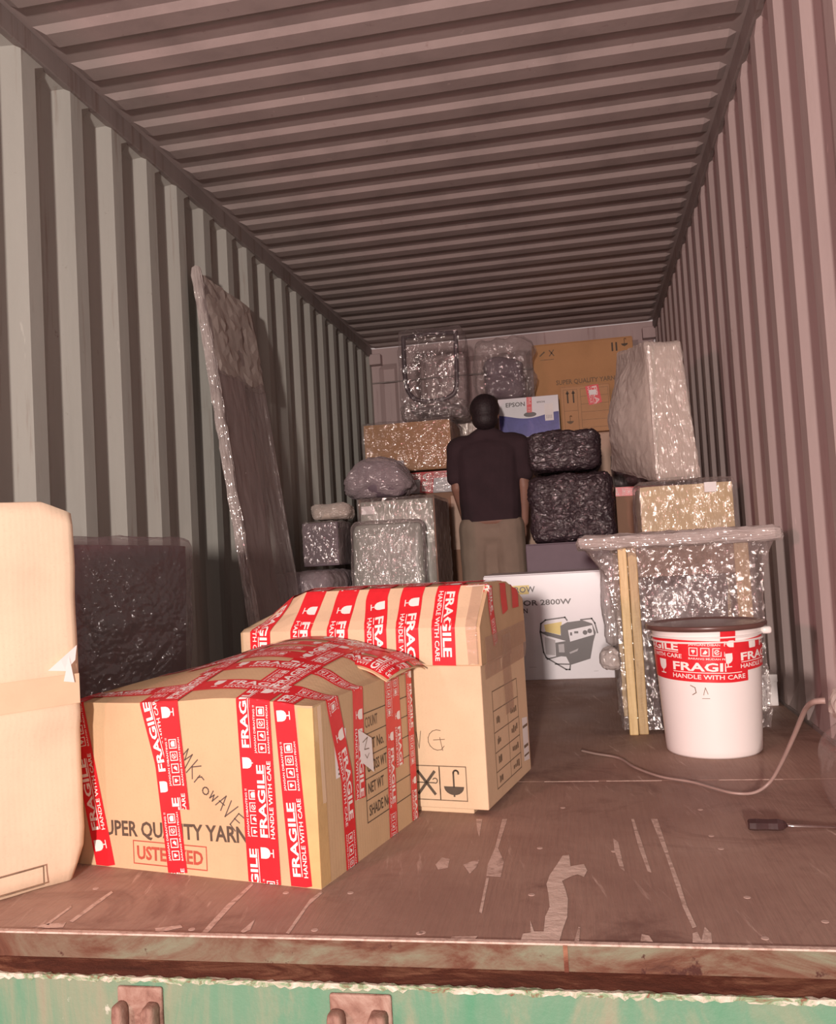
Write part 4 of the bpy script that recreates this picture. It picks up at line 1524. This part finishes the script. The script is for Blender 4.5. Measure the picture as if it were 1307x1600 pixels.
ys_ = thing('handling_carton', 'small tan carton with umbrella and arrow signs and red tape, right of the printer carton', 'carton', (.413, 4.80, 1.402), 0)
YW, YH, YD = .335, .325, .32
add('carton_body', box(0, YW, 0, YD, 0, YH, .004), M['card_small'], ys_)
add('carton_flap', box(.003, YW - .003, .002, YD / 2, YH, YH + .006, .001), M['card_small'], ys_)
SY = plane_surf((0, 0, 0), (1, 0, 0), (0, 0, 1))
decal(ys_, 'printed_sign', join2(umbrella2(.055, .085, 1.0), frame2(.018, .115, .02, .305, .002), rect2(.018, .115, .155, .157)), SY, M['ink_grey'], .0006)
decal(ys_, 'printed_sign', join2(rect2(.042, .052, .21, .28), rect2(.082, .092, .21, .28), poly2([(.034, .275), (.060, .275), (.047, .30)]), poly2([(.074, .275), (.100, .275), (.087, .30)])), SY, M['ink'], .0006)
decal(ys_, 'printed_table', join2(frame2(.135, .325, .03, .305, .002), *[rect2(.135, .325, z, z + .002) for z in (.085, .14, .195, .25)]), SY, M['ink_grey'], .0006)
SY.s_rng, SY.t_rng = (.0, YW), (.0, YH)
tape(ys_, SY, [(.215, .325), (.235, .19)], .09, .1, pmat=M['print_pink'])
decal(ys_, 'paper_label', rect2(.195, .245, .255, .290), SY, M['paper'], .004)

yb = thing('yarn_carton', 'large orange yarn carton against the end wall, highest of the cartons', 'carton', (.215, 5.24, 1.402), 0)
add('carton_body', box(0, .74, 0, .48, 0, .735, .005), M['card_back'], yb)
SYB = plane_surf((0, 0, 0), (1, 0, 0), (0, 0, 1))
decal(yb, 'printed_text', move2(fit_text('SUPER QUALITY YARN', .43, .034, .015), .165, .425), SYB, M['ink_grey'], .0006)
decal(yb, 'printed_sign', join2(stroke2([(.06, .655), (.09, .68)], .01), stroke2([(.13, .65), (.16, .69)], .008), stroke2([(.13, .69), (.16, .65)], .008), rect2(.06, .16, .62, .624)), SYB, M['ink_grey'], .0006)
decal(yb, 'printed_sign', join2(rect2(.585, .597, .640, .705), rect2(.615, .627, .640, .705), umbrella2(.68, .69, 1.0)), SYB, M['ink'], .0006)
add('carton_flap', box(.004, .736, .003, .24, .735, .741, .001), M['card_back'], yb)

fb = thing('film_bundle', 'crumpled bundle of clear film above the person\'s head', 'bundle', (.02, 4.97, 1.70), 0)
add('bundle_body', softbox(.28, .16, .30, 10, .07, .03, 6, seed=50), M['purple'], fb, smooth=True)
wrapfilm('plastic_film', softbox(.42, .24, .44, 33, .07, .030, 9, seed=51), M['film'], fb, loc=(0, 0, .0))

gb = thing('grey_carton', 'purple-grey carton behind the generator carton, under the black bundles', 'carton', (.40, 3.30, 0), 0)
add('carton_body', box(-.20, .235, 0, .55, 0, .635, .005), M['purple'], gb)
add('carton_flap', box(-.198, .233, .003, .27, .635, .640, .001), M['purple'], gb)
k1 = thing('black_bundle', 'lower of the two bundles in shiny black film', 'bundle', (.452, 3.58, .642), 0, 'black film bundles')
add('bundle_body', softbox(.36, .36, .33, 8, .05, .01, 6, seed=52), M['dark_load'], k1, smooth=True)
wrapfilm('black_film', softbox(.445, .43, .365, 35, .055, .014, 9, seed=53), M['black_film'], k1)
k2 = thing('black_bundle', 'upper of the two bundles in shiny black film', 'bundle', (.432, 3.60, 1.028), 0, 'black film bundles')
add('bundle_body', softbox(.31, .33, .18, 8, .05, .01, 6, seed=54), M['dark_load'], k2, smooth=True)
wrapfilm('black_film', softbox(.385, .40, .222, 30, .05, .012, 9, seed=55), M['black_film'], k2)

rc = thing('brown_carton', 'brown carton with red taped top between the black bundles and the kraft carton', 'carton', (.785, 3.62, 0), 0)
add('carton_body', box(-.09, .24, 0, .40, 0, .93, .004), M['card_dark'], rc)
SRc = plane_surf((-.09, -.0005, 0), (1, 0, 0), (0, 0, 1))
SRc.s_rng, SRc.t_rng = (0, .33), (0, .935)
tape(rc, SRc, [(.0, .905), (.33, .90)], .05, .2)
ds = thing('shiny_bundle', 'small dark bundle in shiny film on the red taped carton', 'bundle', (.785, 3.78, .935), 0)
add('bundle_body', softbox(.17, .22, .18, 8, .03, .01, 7, seed=56), M['dark_load'], ds, smooth=True)
wrapfilm('plastic_film', softbox(.19, .24, .20, 25, .03, .016, 12, seed=57), M['film_sparkle'], ds)

kb = thing('kraft_carton', 'yellowish kraft carton in shiny film with white label, behind the wrapped table', 'carton', (.928, 2.36, 0), 0)
add('carton_body', softbox(.372, .36, .845, 10, .008, .002, 8, seed=58), M['kraft'], kb, loc=(0, .18, 0))
wrapfilm('plastic_film', softbox(.392, .378, .866, 41, .018, .007, 14, seed=59), M['film'], kb, loc=(0, .18, 0))
add('paper_label', box(.072, .120, -.017, -.014, .805, .845), M['paper'], kb)
# tall wrapped object standing on the kraft carton, its tail resting on the brown carton
tl = thing('wrapped_slab', 'tall slab wrapped in glossy plastic, standing on the kraft carton by the right wall', 'slab', (0, 0, 0), 0)


def slab(off, cuts, amp, seed):
    F = [V((.825, 2.46, .868)), V((1.008, 2.46, .872)), V((.968, 2.50, 1.472)), V((.815, 2.50, 1.476))]
    B = [V((.660, 3.16, .99)), V((1.02, 3.16, .95)), V((.99, 3.05, 1.56)), V((.720, 2.95, 1.54))]
    cen = sum(F + B, V()) / 8
    bm = bmesh.new()
    bmesh.ops.create_cube(bm, size=2)
    bmesh.ops.subdivide_edges(bm, edges=bm.edges[:], cuts=cuts, use_grid_fill=True)
    for v_ in bm.verts:
        x, y, z = [(c + 1) / 2 for c in v_.co]
        f = F[0].lerp(F[1], x).lerp(F[3].lerp(F[2], x), z)
        b = B[0].lerp(B[1], x).lerp(B[3].lerp(B[2], x), z)
        p = f.lerp(b, y)
        # belly on the left flank
        p.x -= .085 * math.sin(math.pi * y) * math.sin(math.pi * min(1, z * 1.15)) * (1 - x)
        n_ = (p - cen).normalized()
        edge_ = sum(1 for c in v_.co if abs(c) > .97)
        p -= n_ * (.008 if edge_ > 1 else 0)
        w = amp * (noise.noise(p * 9 + V((seed, 0, 0))) + .6 * noise.noise(p * 24 + V((0, seed, 0))))
        p += n_ * (off + w)
        if y < .35:
            p.z = max(p.z, .870)
        v_.co = p
    return bm


add('slab_body', slab(-.012, 10, .002, 1), M['taupe'], tl, smooth=True)
wrapfilm('plastic_film', slab(.002, 30, .009, 3), M['film_haze'], tl)
add('edge_tape', box(.822, .832, 2.446, 2.452, .90, 1.45), M['film_haze'], tl)

# ================================================================== PERSON, SEEN FROM BEHIND
PX, PY = -.062, 4.20
pe = thing('person', 'person seen from behind in black t-shirt and khaki trousers, facing the stacked cartons', 'person', (PX, PY, 0), 0)
C = capsule
body = [
    ellipsoid((.0, .005, 1.500), (.078, .095, .102)), ellipsoid((.0, .045, 1.445), (.058, .062, .070)),       # skull, jaw
    ellipsoid((-.080, .0, 1.485), (.012, .022, .032), 10, 8), ellipsoid((.080, .0, 1.485), (.012, .022, .032), 10, 8),   # ears
    C((0, .098, 1.485), (0, .108, 1.468), .010, .014),                                                          # nose
    C((-.018, .096, 1.432), (.018, .096, 1.432), .008, .008),                                                   # mouth
    C((0, 0, 1.30), (0, .008, 1.43), .058, .052),
    C((-.14, 0, 1.295), (.14, 0, 1.295), .062, .062), C((-.09, .0, 1.20), (-.075, .0, .88), .105, .088), C((.09, .0, 1.20), (.075, .0, .88), .105, .088),
    C((-.07, 0, .83), (.07, 0, .83), .10, .10),
    C((-.085, 0, .80), (-.10, .01, .44), .082, .055), C((.085, 0, .80), (.095, .0, .44), .082, .055),
    C((-.10, .01, .44), (-.11, .0, .09), .054, .038), C((.095, .0, .44), (.105, -.01, .09), .054, .038),
    C((-.11, -.02, .045), (-.115, .12, .035), .04, .032), C((.105, -.03, .045), (.115, .11, .035), .04, .032),
    # arms: left bent slightly forward, right hanging
    C((-.185, 0, 1.28), (-.205, -.01, 1.03), .052, .040), C((-.205, -.01, 1.03), (-.178, .10, .835), .040, .027),
    C((.195, 0, 1.275), (.218, -.005, 1.02), .052, .040), C((.218, -.005, 1.02), (.205, .035, .79), .040, .027),
    # palms
    ellipsoid((-.172, .125, .785), (.022, .034, .048), 12, 8), ellipsoid((.200, .045, .735), (.020, .036, .050), 12, 8),
]
for k in range(4):                                    # fingers, each a bent chain
    L = (.042, .047, .044, .034)[k]
    y0 = .118 + (k - 1.5) * -.017 + .012
    body += [C((-.172, y0 + .005, .748), (-.174, y0 + .012, .748 - L), .0088, .0082), C((-.174, y0 + .012, .748 - L), (-.166, y0 + .006, .748 - L * 1.7), .0082, .0070)]
    y0 = .045 + (1.5 - k) * .0185
    body += [C((.200, y0, .692), (.200, y0 + .002, .692 - L), .0088, .0082), C((.200, y0 + .002, .692 - L), (.190, y0 + .002, .692 - L * 1.75), .0082, .0070)]
body += [C((-.172, .155, .80), (-.165, .172, .765), .011, .0095), C((-.165, .172, .765), (-.160, .168, .735), .0095, .008),
         C((.198, .075, .750), (.190, .100, .715), .011, .0095), C((.190, .100, .715), (.186, .098, .688), .0095, .008)]
add('body', remeshed(body, .006, 3), M['skin'], pe, smooth=True)
hair = [ellipsoid((0, -.004, 1.520), (.097, .110, .102)), ellipsoid((0, -.035, 1.455), (.084, .076, .074)), ellipsoid((0, .03, 1.570), (.084, .078, .055))]
add('hair', remeshed(hair, .007, 3), M['hair'], pe, smooth=True)
for sx in (-1, 1):
    add('eye', ellipsoid((sx * .030, .088, 1.492), (.011, .010, .007), 10, 8), M['paper'], pe, smooth=True)
shirt = [C((-.16, -.0, 1.285), (.165, -.0, 1.285), .080, .080), C((-.06, .0, 1.325), (.06, .0, 1.325), .066, .066), C((-.03, .0, 1.35), (.03, .0, 1.35), .060, .060),
         C((-.185, 0, 1.28), (-.210, -.008, 1.10), .078, .060), C((.20, 0, 1.275), (.224, -.004, 1.10), .078, .060)]
for k in range(7):
    x = (k - 3) * .036
    shirt.append(C((x, 0, 1.23), (x * .72 + .002, .005, .78), .118 - .004 * abs(k - 3), .122 - .003 * abs(k - 3)))
vs = remeshed(shirt, .008, 9)
for v_ in vs.vertices:
    p = v_.co
    p += V((noise.noise(V(p) * 11) * .006, noise.noise(V(p) * 9 + V((3, 1, 2))) * .010, 0))
bm = bmesh.new()
bm.from_mesh(vs)
bmesh.ops.bisect_plane(bm, geom=bm.verts[:] + bm.edges[:] + bm.faces[:], plane_co=(0, 0, .808), plane_no=(.02, 0, -1), clear_outer=True)
bm.to_mesh(vs)
bm.free()
add('t_shirt', vs, M['shirt'], pe, smooth=True)
trs = [C((0, .0, .74), (0, .012, .42), .085, .060), C((-.095, 0, .735), (.095, 0, .735), .104, .104), C((-.10, 0, .76), (-.115, .01, .45), .112, .092), C((.10, 0, .76), (.112, .0, .45), .112, .092),
       C((-.115, .01, .45), (-.12, .0, .10), .092, .078), C((.112, .0, .45), (.118, -.01, .10), .092, .078)]
vs = remeshed(trs, .009, 5)
for v_ in vs.vertices:
    p = v_.co
    p += V((noise.noise(V(p) * 8) * .006, noise.noise(V(p) * 10 + V((3, 1, 2))) * .008, 0))
add('trousers', vs, M['trouser'], pe, smooth=True)
for sx in (-1, 1):
    add('shoe', softbox(.095, .27, .085, 8, .035, .002, 9, seed=sx), M['shoe'], pe, smooth=True, loc=(sx * .112, .05, 0))
